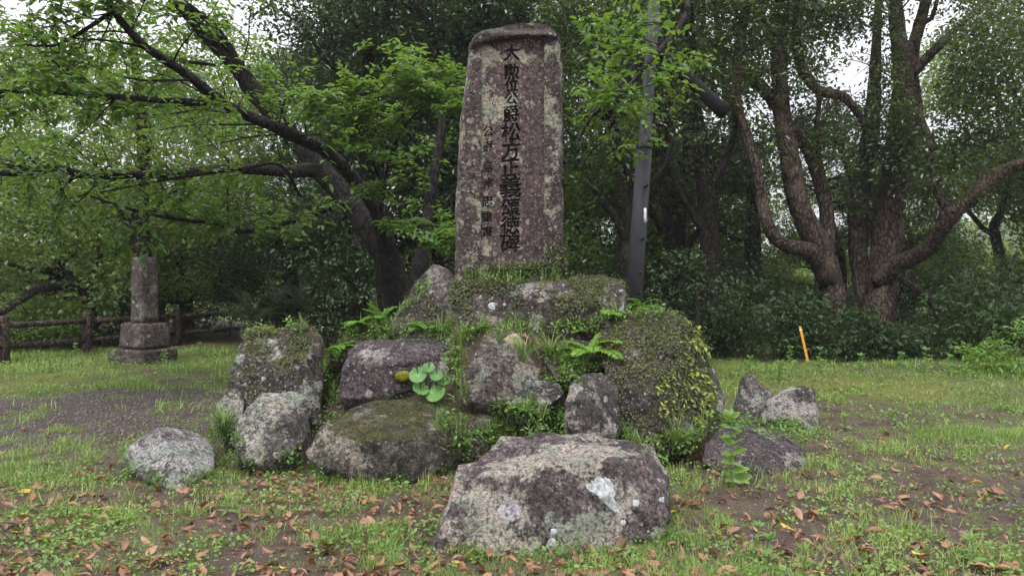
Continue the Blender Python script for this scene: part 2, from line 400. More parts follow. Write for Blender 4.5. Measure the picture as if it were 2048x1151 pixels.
# ------------------------------------------------------------------ leaves
T_DIAM = (np.array([(0, 0, 0), (0.45, 0.5, 0.10), (1, 0, -0.06), (0.45, -0.5, 0.10)]), np.array([(0, 3, 2), (0, 2, 1)]))
T_LEAF = (np.array([(0, 0, 0), (0.22, 0.36, 0.06), (0.55, 0.46, 0.07), (0.82, 0.22, 0.0), (1.0, 0, -0.12),
                    (0.82, -0.22, 0.0), (0.55, -0.46, 0.07), (0.22, -0.36, 0.06), (0.5, 0, -0.02)]),
          np.array([(0, 8, 1), (1, 8, 2), (2, 8, 3), (3, 8, 4), (4, 8, 5), (5, 8, 6), (6, 8, 7), (7, 8, 0)]))
T_ROUND = (np.array([(0, 0, 0), (0.2, 0.42, 0.05), (0.62, 0.5, 0.06), (0.98, 0.2, 0.03), (0.98, -0.2, 0.03), (0.62, -0.5, 0.06), (0.2, -0.42, 0.05)]),
           np.array([(0, 2, 1), (0, 3, 2), (0, 4, 3), (0, 5, 4), (0, 6, 5)]))
T_BLADE = (np.array([(0, 0.5, 0), (0, -0.5, 0), (0.55, -0.36, 0.12), (0.55, 0.36, 0.12), (1.0, 0, -0.02)]), np.array([(0, 1, 2), (0, 2, 3), (3, 2, 4)]))

def nrm(a):
    return a / np.maximum(np.linalg.norm(a, axis=-1, keepdims=True), 1e-9)

def leaf_arrays(pos, axis, up, size, width, tpl):
    """one leaf per row; axis = from stalk to tip, up = rough normal"""
    tv, tf = tpl
    n = len(pos)
    a = nrm(axis)
    s = nrm(np.cross(up, a))
    u = np.cross(a, s)
    size = np.broadcast_to(np.asarray(size, float), (n,))[:, None, None]
    width = np.broadcast_to(np.asarray(width, float), (n,))[:, None, None]
    V = pos[:, None, :] + size * (tv[None, :, 0:1] * a[:, None, :] + width * tv[None, :, 1:2] * s[:, None, :] + tv[None, :, 2:3] * u[:, None, :])
    Fc = tf[None] + (np.arange(n) * len(tv))[:, None, None]
    return V.reshape(-1, 3), Fc.reshape(-1, 3)

class Leaves:
    def __init__(self):
        self.V, self.F, self.o = [], [], 0
    def add(self, *a):
        V, Fc = leaf_arrays(*a)
        self.V.append(V); self.F.append(Fc + self.o); self.o += len(V)
    def build(self, name, mat, parent=None, **kw):
        me = np_mesh(name, np.concatenate(self.V), np.concatenate(self.F))
        return link(name, me, mat, parent, **kw)

def spray(L, centres, n, radius, size, width, tpl, rng, tilt=0.45, droop=0.25, thick=0.25):
    """flat sprays of n leaves round each centre, tilted a little, tips outwards and drooping"""
    m = len(centres)
    tn = nrm(np.array([0, 0, 1.0]) + rng.normal(0, tilt, (m, 3)))
    e1 = nrm(np.cross(tn, rng.normal(0, 1, (m, 3)))); e2 = np.cross(tn, e1)
    a = rng.uniform(0, 2 * PI, (m, n, 1)); r = np.sqrt(rng.uniform(0.02, 1, (m, n, 1))) * radius
    out = e1[:, None] * np.cos(a) + e2[:, None] * np.sin(a)
    pos = centres[:, None] + out * r + tn[:, None] * rng.normal(0, radius * thick, (m, n, 1))
    ax = out + rng.normal(0, 0.45, (m, n, 3)) - np.array([0, 0, 1.0]) * rng.uniform(0, 2 * droop, (m, n, 1))
    up = tn[:, None] + rng.normal(0, 0.38, (m, n, 3))
    sz = size * rng.uniform(0.65, 1.25, m * n)
    L.add(pos.reshape(-1, 3), ax.reshape(-1, 3), up.reshape(-1, 3), sz, width, tpl)

def blob_centres(blobs, rng, shell=0.35):
    """blobs: (centre, rx, ry, rz, count) -> spray centres, thicker towards the outside"""
    out = []
    for c, rx, ry, rz, n in blobs:
        d = nrm(rng.normal(0, 1, (n, 3)))
        r = rng.uniform(0.12, 1, (n, 1)) ** shell
        j = 1 + 0.18 * rng.normal(0, 1, (n, 1))
        out.append(np.array(c) + d * r * j * np.array([rx, ry, rz]))
    return np.concatenate(out)

# ------------------------------------------------------------------ tubes
class Tubes:
    def __init__(self, seed=0):
        self.V, self.F, self.o = [], [], 0
        self.rng = np.random.RandomState(seed)
    def add(self, pts, radii, sides=8, sub=4, jit=0.10, wob=0.0, oval=0.0):
        pts = np.array([tuple(p) for p in pts], float); radii = np.array(radii, float)
        if len(pts) > 2 and sub > 1:
            e = np.vstack([2 * pts[0] - pts[1], pts, 2 * pts[-1] - pts[-2]])
            t = np.linspace(0, 1, sub, endpoint=False)[:, None]
            q, rr = [], []
            for i in range(len(pts) - 1):
                a, b, c, d = e[i], e[i + 1], e[i + 2], e[i + 3]
                q.append(0.5 * (2 * b + (c - a) * t + (2 * a - 5 * b + 4 * c - d) * t ** 2 + (3 * b - a - 3 * c + d) * t ** 3))
                rr.append(radii[i] + (radii[i + 1] - radii[i]) * t[:, 0])
            pts = np.vstack(q + [pts[-1:]]); radii = np.concatenate(rr + [radii[-1:]])
        if wob:
            pts[1:-1] += self.rng.normal(0, wob, (len(pts) - 2, 3))
        n = len(pts)
        tg = nrm(np.gradient(pts, axis=0))
        ref = np.array([0.31, 0.2, 0.93]) if abs(tg[0][2]) < 0.8 else np.array([0.9, 0.3, 0.1])
        u = np.zeros_like(pts); u0 = nrm(np.cross(ref, tg[0]))
        for i in range(n):
            u0 = nrm(u0 - tg[i] * np.dot(u0, tg[i])); u[i] = u0
        w = np.cross(tg, u)
        ang = np.linspace(0, 2 * PI, sides, endpoint=False)
        base = 1 + jit * self.rng.normal(0, 0.6, sides)
        lump = np.array([0.5 * noise.fractal(Vector(q_) * 1.7, 0.7, 2, 3) for q_ in pts])
        R = radii[:, None] * (1 + 1.2 * jit * lump)[:, None] * base[None] * (1 + jit * self.rng.normal(0, 0.7, (n, sides)))
        V = pts[:, None] + R[..., None] * (np.cos(ang)[None, :, None] * u[:, None] + np.sin(ang)[None, :, None] * w[:, None])
        i = np.arange(n - 1)[:, None]; j = np.arange(sides)[None]
        j2 = (j + 1) % sides
        Fq = np.stack([i * sides + j, i * sides + j2, (i + 1) * sides + j2, (i + 1) * sides + j], -1).reshape(-1, 4) + self.o
        self.V.append(V.reshape(-1, 3)); self.F.append(Fq)
        self.o += n * sides
        # closed ends
        for ring in (0, n - 1):
            self.V.append(pts[ring][None]); c = self.o; self.o += 1
            b = c - (n * sides) - (0 if ring == 0 else 1) + ring * sides
            jj = np.arange(sides)
            k = np.stack([b + jj, b + (jj + 1) % sides, np.full(sides, c), np.full(sides, c)], -1)
            self.F.append(k if ring else k[:, ::-1])
        return pts, radii
    def build(self, name, mat, parent=None, smooth=True, **kw):
        V = np.concatenate(self.V); Fq = np.concatenate(self.F)
        me = bpy.data.meshes.new(name)
        faces = [tuple(dict.fromkeys(f)) for f in Fq.tolist()]
        me.from_pydata(V.tolist(), [], faces)
        if smooth:
            me.polygons.foreach_set('use_smooth', np.ones(len(me.polygons), dtype=bool))
        me.update()
        return link(name, me, mat, parent, **kw)

def limb_px(T, path, sides=10, sub=5, jit=0.10):
    """path: (px, py, d, width in px)"""
    pts = [P(a, b, d) for a, b, d, w in path]
    rad = [0.5 * pxm(w, d) for a, b, d, w in path]
    return T.add(pts, rad, sides, sub, jit)

def twigs_from(T, pts, rad, rng, n, length, lvl, tw, lo=0.15, hi=1.0, flat=0.35, lift=0.15, r0=0.35, rmin=0.004):
    """side branches off a limb; the last level is kept in tw for leaves"""
    pts = np.asarray(pts)
    for _ in range(n):
        f = rng.uniform(lo, hi) * (len(pts) - 1)
        i = min(int(f), len(pts) - 2); t = f - i
        s = pts[i] * (1 - t) + pts[i + 1] * t
        tg = nrm(pts[i + 1] - pts[i])
        side = nrm(np.cross(tg, rng.normal(0, 1, 3)))
        side = side * np.array([1, 1, flat])
        d = nrm(nrm(side) * 0.9 + tg * rng.uniform(0.25, 0.8) + np.array([0, 0, lift]))
        ln = length * rng.uniform(0.55, 1.25)
        k = 5
        q = [s]
        for j in range(k):
            d = nrm(d + rng.normal(0, 0.16, 3) * np.array([1, 1, 0.6]) + np.array([0, 0, -0.03]))
            q.append(q[-1] + d * ln / k)
        ra = max(rmin, min(rad[i] * r0, ln * 0.012))
        pp, rr = T.add(q, np.linspace(ra, max(ra * 0.3, rmin * 0.5), k + 1), 5 if lvl else 4, 2 if lvl else 1, 0.08)
        if lvl > 0:
            twigs_from(T, pp, rr, rng, 5, ln * 0.48, lvl - 1, tw, 0.15, 1.0, flat, lift * 0.3, 0.6, rmin)
            tw.append(np.asarray(pp)[len(pp) // 2:])
        else:
            tw.append(np.asarray(pp))

def leaves_on(L, tw, rng, per, size, width, tpl, spread=0.03, droop=0.45):
    P_, A_, U_ = [], [], []
    for q in tw:
        n = max(2, int(per * rng.uniform(0.6, 1.4)))
        f = rng.uniform(0.12, 1.0, n) * (len(q) - 1)
        i = np.minimum(f.astype(int), len(q) - 2); t = (f - i)[:, None]
        p = q[i] * (1 - t) + q[i + 1] * t
        tg = nrm(q[i + 1] - q[i])
        sd = nrm(np.cross(tg, np.array([0, 0, 1.0]))) * np.where(rng.rand(n) < 0.5, 1, -1)[:, None]
        ax = tg * rng.uniform(0.2, 0.9, (n, 1)) + sd + rng.normal(0, 0.25, (n, 3)) - np.array([0, 0, 1.0]) * rng.uniform(0, droop, (n, 1))
        P_.append(p + rng.normal(0, spread, (n, 3))); A_.append(ax)
        U_.append(np.array([0, 0, 1.0]) + rng.normal(0, 0.3, (n, 3)))
    p = np.concatenate(P_); n = len(p)
    L.add(p, np.concatenate(A_), np.concatenate(U_), size * rng.uniform(0.6, 1.2, n), width, tpl)
    return n
# ------------------------------------------------------------------ ground
def gh(x, y):
    """height of the ground: a gentle lawn, a heaped mound under the monument, falling away beyond the wood"""
    x = np.asarray(x, float); y = np.asarray(y, float)
    h = 0.10 * (fbm(x * 0.35, y * 0.35, 3, 3) - 0.5) + 0.03 * (fbm(x * 2.3, y * 2.3, 5, 4) - 0.5)
    r = np.sqrt(((x + 0.30) / 2.45) ** 2 + ((y - 8.15) / 2.0) ** 2)
    h = h + 1.14 * sstep(1.0, 0.28, r) * (0.9 + 0.25 * fbm(x * 1.4, y * 1.4, 9, 3))
    h = h - 9.0 * sstep(27, 75, y) - 6.0 * sstep(30, 90, np.abs(x))
    return h

def zones(x, y):
    """grass cover, moss, gravel, russet litter over the ground (0..1)"""
    x = np.asarray(x, float); y = np.asarray(y, float)
    n = fbm(x * 0.8, y * 0.8, 21, 4); n2 = fbm(x * 2.6, y * 2.6, 22, 4)
    yy = y + 2.0 * (n - 0.5) * 2 + 0.9 * (n2 - 0.5)
    grav = sstep(-2.0, -3.4, x + 1.2 * (n - 0.5)) * sstep(6.9, 7.9, yy) * sstep(10.9, 9.7, yy)
    grav = np.maximum(grav, 0.9 * sstep(2.6, 3.6, x) * sstep(5.4, 5.0, yy) * sstep(4.0, 4.5, yy) * sstep(0.45, 0.6, n2))
    soil = sstep(1.0, 1.7, x) * sstep(7.6, 6.6, y) * sstep(0.40, 0.60, n)
    soil = np.maximum(soil, sstep(0.53, 0.66, n2) * 0.75 * sstep(8.5, 7.5, y))
    moss = np.exp(-(((x - 5.6) / 1.5) ** 2 + ((y - 11.2) / 1.6) ** 2))
    moss = np.maximum(moss, 0.6 * sstep(0.5, 0.7, n) * sstep(9, 11, y))
    g = 0.40 + 1.7 * (n2 - 0.47) + 0.9 * (n - 0.48) + 0.30 * sstep(7.5, 11, y)
    g = g * (1 - 0.86 * grav * sstep(0.75, 0.5, n2)) * (1 - 0.75 * soil)
    g = g * (1 - 0.75 * sstep(16.5, 18.5, y))
    r = np.sqrt(((x + 0.30) / 2.35) ** 2 + ((y - 8.15) / 1.75) ** 2)
    g = g * (0.35 + 0.65 * sstep(0.85, 1.1, r))
    rus = np.exp(-(((x - 1.85) / 0.45) ** 2 + ((y - 7.1) / 0.5) ** 2)) + 0.7 * np.exp(-(((x + 1.35) / 0.6) ** 2 + ((y - 5.9) / 0.35) ** 2))
    return np.clip(g, 0, 1), np.clip(moss, 0, 1), np.clip(grav, 0, 1), np.clip(rus, 0, 1)

def axis_pts(lo, hi, step, far, grow=1.22):
    a = list(np.arange(lo, hi + 1e-6, step))
    s = step; v = hi; right = []
    while v < far:
        s *= grow; v += s; right.append(v)
    s = step; v = lo; left = []
    while v > -far:
        s *= grow; v -= s; left.append(v)
    return np.array(left[::-1] + a + right)

def build_ground():
    xs = axis_pts(-9.5, 9.5, 0.06, 420.0); ys = axis_pts(2.2, 17.5, 0.06, 420.0)
    X, Y = np.meshgrid(xs, ys)
    Z = gh(X, Y)
    near = (np.abs(X) < 9.5) & (Y > 2.2) & (Y < 12)
    Z = Z + near * 0.018 * (fbm(X * 7, Y * 7, 31, 3) - 0.5)
    V = np.stack([X, Y, Z], -1).reshape(-1, 3)
    nx, ny = len(xs), len(ys)
    i = np.arange(ny - 1)[:, None]; j = np.arange(nx - 1)[None]
    Fq = np.stack([i * nx + j, i * nx + j + 1, (i + 1) * nx + j + 1, (i + 1) * nx + j], -1).reshape(-1, 4)
    g, m, gr, ru = zones(X.ravel(), Y.ravel())
    me = np_mesh('ground', V, Fq, True, {'grass': g, 'moss': m, 'gravel': gr, 'russet': ru})
    k = NT('ground_soil')
    tc = k.n('TexCoord').outputs['Object']
    at = lambda nm: k.n('Attribute', attribute_name=nm).outputs['Fac']
    a = k.noise(tc, 3.5, 9, 0.65); b = k.noise(tc, 40, 6, 0.7); c = k.noise(tc, 160, 3, 0.6)
    col = k.mix(k.ramp(a, 0.35, 0.65), (0.045, 0.029, 0.020), (0.088, 0.060, 0.042))
    peb = k.n('TexVoronoi', {'Vector': tc, 'Scale': 48.0, 'Randomness': 1.0})
    pr = k.n('SeparateColor', {0: peb.outputs['Color']}).outputs[0]
    gcol = k.mix(pr, (0.032, 0.026, 0.024), (0.095, 0.078, 0.07))
    gcol = k.mix(k.ramp(b, 0.55, 0.7), gcol, (0.15, 0.11, 0.08))
    col = k.mix(k.m('MULTIPLY', at('gravel'), 0.9), col, gcol)
    gc = k.mix(k.ramp(b, 0.3, 0.7), (0.035, 0.050, 0.014), (0.12, 0.145, 0.035))
    gm = k.ramp(k.m('ADD', k.m('MULTIPLY', at('grass'), 0.8), k.m('MULTIPLY', b, 0.5)), 0.42, 0.75)
    col = k.mix(k.m('MULTIPLY', gm, 0.8), col, gc)
    mc = k.mix(k.ramp(b, 0.35, 0.65), (0.06, 0.066, 0.012), (0.17, 0.165, 0.022))
    col = k.mix(k.m('MULTIPLY', k.ramp(k.m('ADD', at('moss'), k.m('MULTIPLY', a, 0.6)), 0.55, 1.0), 0.85), col, mc)
    rc = k.mix(k.ramp(b, 0.4, 0.62), (0.06, 0.03, 0.022), (0.24, 0.11, 0.065))
    col = k.mix(k.m('MULTIPLY', k.ramp(k.m('ADD', at('russet'), k.m('MULTIPLY', b, 0.5)), 0.5, 0.95), 0.85), col, rc)
    col = k.mix(1.0, col, k.n('CombineColor', {0: k.m('MULTIPLY_ADD', c, 1.2, 0.4), 1: k.m('MULTIPLY_ADD', c, 1.2, 0.4), 2: k.m('MULTIPLY_ADD', c, 1.2, 0.4)}).outputs[0], 'MULTIPLY')
    h = k.m('ADD', k.m('MULTIPLY', b, 0.9), k.m('MULTIPLY', c, 0.5))
    h = k.m('ADD', h, k.m('MULTIPLY', k.m('MULTIPLY', at('gravel'), k.ramp(peb.outputs['Distance'], 0.0, 0.6, 1.0, 0.0)), 0.8))
    mat = k.done(k.bsdf(col, 0.75, k.bump(h, 1.0, 0.02), 0.4))
    o = link('ground', me, mat)
    tag(o, 'grassy ground with bare soil, gravel and moss patches', None, None, 'structure')
    return o
build_ground()

# ------------------------------------------------------------------ rocks
def npn(V, scale, seed, octv=4, rough=0.55):
    """fractal noise at points (mathutils, one call per vertex)"""
    off = Vector((seed * 7.13, seed * 3.71, seed * 5.37))
    out = np.empty(len(V))
    for i, v in enumerate(V):
        out[i] = noise.fractal(Vector(v) * scale + off, 1.0 - rough + 0.4, 2.0, octv)
    return out

ROCKS = {}
def rock_mesh(name, pts, voxel, amp, seed, smooth=2, dents=(), cracks=(), strat=0.0):
    bm = bmesh.new()
    for p in pts:
        bm.verts.new(p)
    bmesh.ops.convex_hull(bm, input=bm.verts)
    bmesh.ops.delete(bm, geom=[v for v in bm.verts if not v.link_faces], context='VERTS')
    tmp = bpy.data.meshes.new('tmp'); bm.to_mesh(tmp); bm.free()
    to = bpy.data.objects.new('tmp', tmp); COL.objects.link(to)
    md = to.modifiers.new('r', 'REMESH'); md.mode = 'VOXEL'; md.voxel_size = voxel; md.adaptivity = 0
    s = to.modifiers.new('s', 'SMOOTH'); s.factor = 0.5; s.iterations = smooth
    dg = bpy.context.evaluated_depsgraph_get()
    me = bpy.data.meshes.new_from_object(to.evaluated_get(dg))
    bpy.data.objects.remove(to); bpy.data.meshes.remove(tmp)
    n = len(me.vertices)
    V = np.empty(n * 3, np.float32); me.vertices.foreach_get('co', V); V = V.reshape(-1, 3).astype(float)
    N = np.empty(n * 3, np.float32); me.vertex_normals.foreach_get('vector', N); N = N.reshape(-1, 3).astype(float)
    big = npn(V, 1.6, seed, 3); mid = npn(V, 5.0, seed + 3, 4); fin = npn(V, 18.0, seed + 5, 3)
    chip = np.empty(n)
    for q_ in range(n):
        dd = noise.voronoi(Vector(V[q_]) * 3.6 + Vector((seed, seed * 2, 0)))[0]
        chip[q_] = min(0.5, dd[1] - dd[0])
    ridg = -np.abs(npn(V, 3.2, seed + 9, 3))
    d = amp * (1.0 * big + 0.55 * mid + 0.30 * fin + 0.55 * ridg + 1.3 * (chip - 0.25))
    if strat:
        d += strat * np.sin(V[:, 2] * 38 + 4 * big + V[:, 0] * 3) * 0.5
    V = V + N * d[:, None]
    for c, r, dep in dents:
        q = np.linalg.norm((V - np.array(c)) / np.array(r), axis=1)
        V[:, 2] -= dep * np.exp(-q ** 2)
    for a, b, w, dep in cracks:
        a, b = np.array(a), np.array(b)
        ab = b - a; t = np.clip(((V - a) @ ab) / (ab @ ab), 0, 1)
        q = np.linalg.norm(V - (a + t[:, None] * ab) - (0.03 * mid)[:, None] * np.array([0, 0, 1]), axis=1)
        V -= N * (dep * np.exp(-(q / w) ** 2))[:, None]
    me.vertices.foreach_set('co', V.astype(np.float32).ravel())
    me.polygons.foreach_set('use_smooth', np.ones(len(me.polygons), dtype=bool))
    me.update()
    me.name = name
    return me

def rock(name, mat, label, px, voxel=0.022, amp=0.03, seed=1, smooth=1, back=None, group=None, cat='boulder', sink=0.16, **kw):
    """px: (x, y, d) corner points read off the photograph; back: extra depth for a copy of the same outline behind"""
    pts = [P(*p) for p in px]
    if back:
        pts += [P(a, b, d) + Vector((0, back, 0.0)) for a, b, d in px]
    zs_ = sorted(p.z for p in pts); zl = zs_[0] + 0.35 * (zs_[-1] - zs_[0])
    cy_ = sum(p.y for p in pts) / len(pts); cx_ = sum(p.x for p in pts) / len(pts)
    pts += [Vector((p.x + (cx_ - p.x) * 0.12, p.y + max(0.05, (cy_ - p.y) * 0.3), p.z - sink)) for p in pts if p.z < zl]
    kw = dict(kw)
    if 'dents' in kw: kw['dents'] = [(P(*c), r, dp) for c, r, dp in kw['dents']]
    if 'cracks' in kw: kw['cracks'] = [(P(*a), P(*b), w, dp) for a, b, w, dp in kw['cracks']]
    me = rock_mesh(name, pts, voxel, amp, seed, smooth, **kw)
    o = link(name, me, mat)
    tag(o, label, cat, group or 'rocks heaped round the monument')
    ROCKS[label] = o
    return o

R_FRONT = rock('boulder', M['rock_front'], 'large flat-topped boulder with a white lichen patch, nearest the camera',
     [(855, 1125, 4.40), (880, 1050, 4.45), (905, 945, 4.72), (1010, 940, 4.62), (1110, 945, 4.60), (1190, 915, 4.68), (1290, 922, 4.74), (1322, 990, 4.66), (1335, 1060, 4.62),
      (1290, 1095, 4.60), (1180, 1125, 4.42), (1010, 1130, 4.36), (920, 925, 4.9), (1005, 868, 5.35), (1090, 868, 5.45), (1180, 858, 5.5), (1305, 884, 5.4), (1340, 955, 5.1), (1335, 1050, 5.0),
      (870, 1100, 5.0), (1330, 1040, 5.4), (940, 1040, 5.6), (1250, 960, 5.9)], 0.018, 0.024, 1, smooth=0,
     dents=[((1060, 920, 5.0), (0.30, 0.14, 0.25), 0.07), ((1010, 905, 5.1), (0.2, 0.18, 0.25), 0.03)], cracks=[((1060, 925, 4.95), (1200, 920, 4.95), 0.02, 0.03)])
R_OVAL = rock('boulder', M['rock_oval'], 'long rounded mossy boulder lying under the plant with round leaves',
     [(612, 905, 6.15), (640, 850, 6.25), (690, 815, 6.45), (740, 800, 6.65), (810, 796, 6.75), (875, 808, 6.75), (912, 850, 6.55), (905, 900, 6.3), (880, 935, 6.1), (840, 962, 5.95), (760, 965, 5.88),
      (690, 945, 5.92), (640, 935, 6.0), (700, 880, 5.95), (800, 880, 5.9), (660, 930, 6.9), (870, 930, 7.0), (760, 800, 7.1), (1000, 830, 6.7), (990, 890, 6.5)], 0.022, 0.024, 2, smooth=3, strat=0.008)
R_STAND = rock('boulder', M['rock_pale'], 'pale lichened boulder leaning in front of the mossy upright rock',
     [(460, 895, 6.25), (472, 850, 6.3), (492, 815, 6.4), (520, 787, 6.55), (575, 778, 6.7), (612, 790, 6.75), (622, 830, 6.6), (615, 870, 6.45), (585, 905, 6.25), (540, 920, 6.15), (490, 925, 6.12),
      (560, 830, 6.3), (500, 890, 7.0), (620, 890, 7.0), (600, 800, 7.3)], 0.02, 0.020, 3, smooth=0, strat=0.012)
R_LEFT = rock('boulder', M['rock_lilac'], 'low pale wedge-shaped boulder standing apart, leftmost in the grass',
     [(234, 920, 6.15), (255, 890, 6.2), (312, 850, 6.45), (385, 856, 6.85), (415, 880, 6.75), (432, 908, 6.4), (425, 940, 6.1), (390, 965, 5.9), (360, 980, 5.74), (325, 978, 5.74), (285, 955, 5.88),
      (350, 905, 5.98), (325, 862, 6.25), (300, 930, 6.9), (420, 920, 7.0)], 0.018, 0.018, 4, smooth=0)
R_UP = rock('boulder', M['rock_mossy'], 'tall upright rock with a flat mossy top at the left of the mound',
     [(452, 845, 7.1), (458, 760, 7.2), (470, 700, 7.3), (498, 662, 7.45), (560, 654, 7.5), (625, 654, 7.55), (640, 680, 7.45), (645, 760, 7.3), (645, 850, 7.1), (540, 860, 6.95),
      (560, 740, 7.1), (610, 720, 7.15), (500, 660, 8.2), (630, 655, 8.3), (470, 800, 8.3), (650, 800, 8.4)], 0.022, 0.026, 5, smooth=0)
R_UPS = rock('boulder', M['rock_pale'], 'small whitish lichened rock in long grass at the foot of the upright rock',
     [(428, 845, 6.95), (432, 800, 7.0), (450, 775, 7.05), (478, 772, 7.1), (490, 800, 7.0), (485, 860, 6.8), (440, 870, 6.8), (450, 840, 7.5), (490, 830, 7.5)], 0.02, 0.02, 6)
R_MID = rock('boulder', M['rock_plum'], 'wide plum grey slab with a long crack below the plinth',
     [(678, 800, 6.95), (684, 740, 7.0), (694, 702, 7.1), (722, 682, 7.25), (800, 682, 7.25), (905, 672, 7.3), (915, 700, 7.15), (905, 755, 7.0), (860, 775, 6.9), (770, 790, 6.85), (800, 730, 6.85),
      (690, 790, 7.9), (910, 760, 8.0), (720, 680, 8.0), (905, 675, 8.0)], 0.02, 0.018, 7, smooth=0, cracks=[((700, 745, 6.9), (790, 735, 6.85), 0.025, 0.06), ((790, 735, 6.85), (905, 715, 7.0), 0.025, 0.05)])
R_PT = rock('boulder', M['rock_point'], 'pointed brown boulder with a buff lichen disc near its tip, centre of the mound',
     [(917, 800, 6.6), (922, 755, 6.65), (945, 705, 6.8), (975, 668, 6.95), (1008, 655, 7.05), (1040, 668, 7.0), (1062, 705, 6.9), (1080, 745, 6.8), (1078, 785, 6.7), (1010, 805, 6.5),
      (985, 740, 6.55), (930, 790, 7.5), (1080, 780, 7.5), (1010, 665, 7.6)], 0.02, 0.020, 8, smooth=0)
R_PT2 = rock('boulder', M['rock_grey'], 'small lichen-spotted block wedged under the pointed boulder',
     [(1000, 800, 6.6), (1010, 765, 6.7), (1060, 752, 6.75), (1120, 760, 6.75), (1130, 790, 6.6), (1090, 812, 6.5), (1020, 815, 6.45), (1010, 800, 7.2), (1120, 790, 7.2)], 0.02, 0.02, 9)
R_PT3 = rock('boulder', M['rock_point'], 'half-buried dark stone among grass beside the big fern',
     [(1085, 715, 7.1), (1095, 685, 7.2), (1130, 676, 7.3), (1180, 682, 7.3), (1195, 715, 7.1), (1170, 750, 6.9), (1110, 755, 6.85), (1090, 740, 7.8), (1190, 730, 7.8)], 0.022, 0.02, 10)
R_SM = rock('boulder', M['rock_grey'], 'small upright grey boulder spotted with white lichen right of centre',
     [(1128, 850, 6.05), (1126, 800, 6.1), (1140, 765, 6.2), (1165, 742, 6.35), (1205, 740, 6.4), (1235, 770, 6.35), (1242, 820, 6.25), (1240, 868, 6.1), (1170, 875, 5.95), (1170, 800, 6.0),
      (1140, 850, 6.8), (1240, 850, 6.9), (1190, 750, 6.9)], 0.02, 0.020, 11, smooth=0)
R_IVY = rock('boulder', M['rock_ivy'], 'biggest moss and creeper covered rock at the right of the mound',
     [(1240, 890, 6.3), (1225, 800, 6.5), (1200, 710, 6.9), (1192, 670, 7.1), (1218, 634, 7.4), (1270, 628, 7.5), (1332, 622, 7.5), (1374, 644, 7.35), (1412, 696, 7.2), (1432, 755, 7.1), (1420, 830, 6.8), (1380, 900, 6.4),
      (1310, 905, 6.15), (1300, 760, 6.45), (1340, 700, 6.75), (1260, 700, 6.75), (1230, 860, 8.2), (1400, 850, 8.2), (1230, 640, 8.3), (1340, 628, 8.3)], 0.024, 0.050, 12, smooth=0)
R_IVY2 = rock('boulder', M['rock_grey'], 'grey streaked rock leaning against the right flank of the creeper rock',
     [(1385, 830, 7.0), (1385, 750, 7.1), (1400, 715, 7.3), (1425, 730, 7.35), (1440, 762, 7.3), (1447, 800, 7.2), (1440, 830, 7.1), (1400, 845, 6.95), (1390, 820, 7.9), (1445, 810, 7.9)], 0.022, 0.024, 13)
R_RT = rock('boulder', M['rock_grey'], 'jagged lichened boulder standing apart at the right, two peaks',
     [(1530, 840, 7.95), (1532, 800, 8.1), (1560, 780, 8.2), (1605, 770, 8.3), (1632, 776, 8.3), (1636, 815, 8.15), (1640, 862, 7.95), (1600, 862, 7.85), (1565, 850, 7.85), (1540, 835, 8.8), (1635, 850, 8.9), (1600, 772, 8.8)], 0.02, 0.024, 14, smooth=0)
R_RT2 = rock('boulder', M['rock_grey'], 'small low rock with moss in its saddle, left of the jagged boulder',
     [(1462, 835, 8.1), (1470, 790, 8.2), (1485, 750, 8.4), (1508, 748, 8.45), (1530, 775, 8.4), (1560, 800, 8.2), (1552, 845, 7.95), (1490, 845, 7.95), (1475, 830, 8.9), (1560, 830, 8.9), (1500, 752, 8.8)], 0.02, 0.022, 15, smooth=0)
R_FLAT = rock('boulder', M['rock_plum'], 'low flat plum grey boulder behind the tall weed at the right',
     [(1400, 925, 6.35), (1405, 885, 6.5), (1440, 855, 6.85), (1500, 847, 7.0), (1560, 862, 6.95), (1600, 890, 6.7), (1615, 925, 6.4), (1585, 958, 6.1), (1510, 962, 6.02), (1440, 950, 6.12), (1500, 915, 6.15),
      (1415, 930, 7.0), (1605, 920, 7.1)], 0.02, 0.018, 16, smooth=1)
R_SLOPE = rock('boulder', M['rock_mossy'], 'sloping mossy rock between the upright rock and the plinth',
     [(655, 720, 7.5), (672, 680, 7.7), (720, 650, 8.0), (770, 635, 8.1), (790, 660, 7.9), (790, 700, 7.6), (700, 720, 7.4), (670, 700, 8.6), (790, 690, 8.8), (770, 640, 8.6)], 0.024, 0.024, 17)
R_WEDGE = rock('boulder', M['rock_plum'], 'dark leaning slab rising behind the left end of the plinth',
     [(770, 660, 8.3), (800, 610, 8.4), (840, 552, 8.5), (868, 528, 8.55), (900, 540, 8.5), (915, 570, 8.4), (900, 620, 8.3), (790, 650, 9.0), (900, 600, 9.2), (872, 532, 9.0)], 0.024, 0.02, 18)
R_TOPR = rock('boulder', M['rock_mossy'], 'flat mossy stone on the right end of the plinth beside the inscribed stone',
     [(1128, 572, 7.75), (1145, 552, 7.85), (1200, 548, 7.95), (1240, 556, 7.95), (1252, 580, 7.8), (1200, 590, 7.6), (1140, 590, 7.6), (1140, 570, 8.5), (1245, 572, 8.5)], 0.02, 0.014, 19)
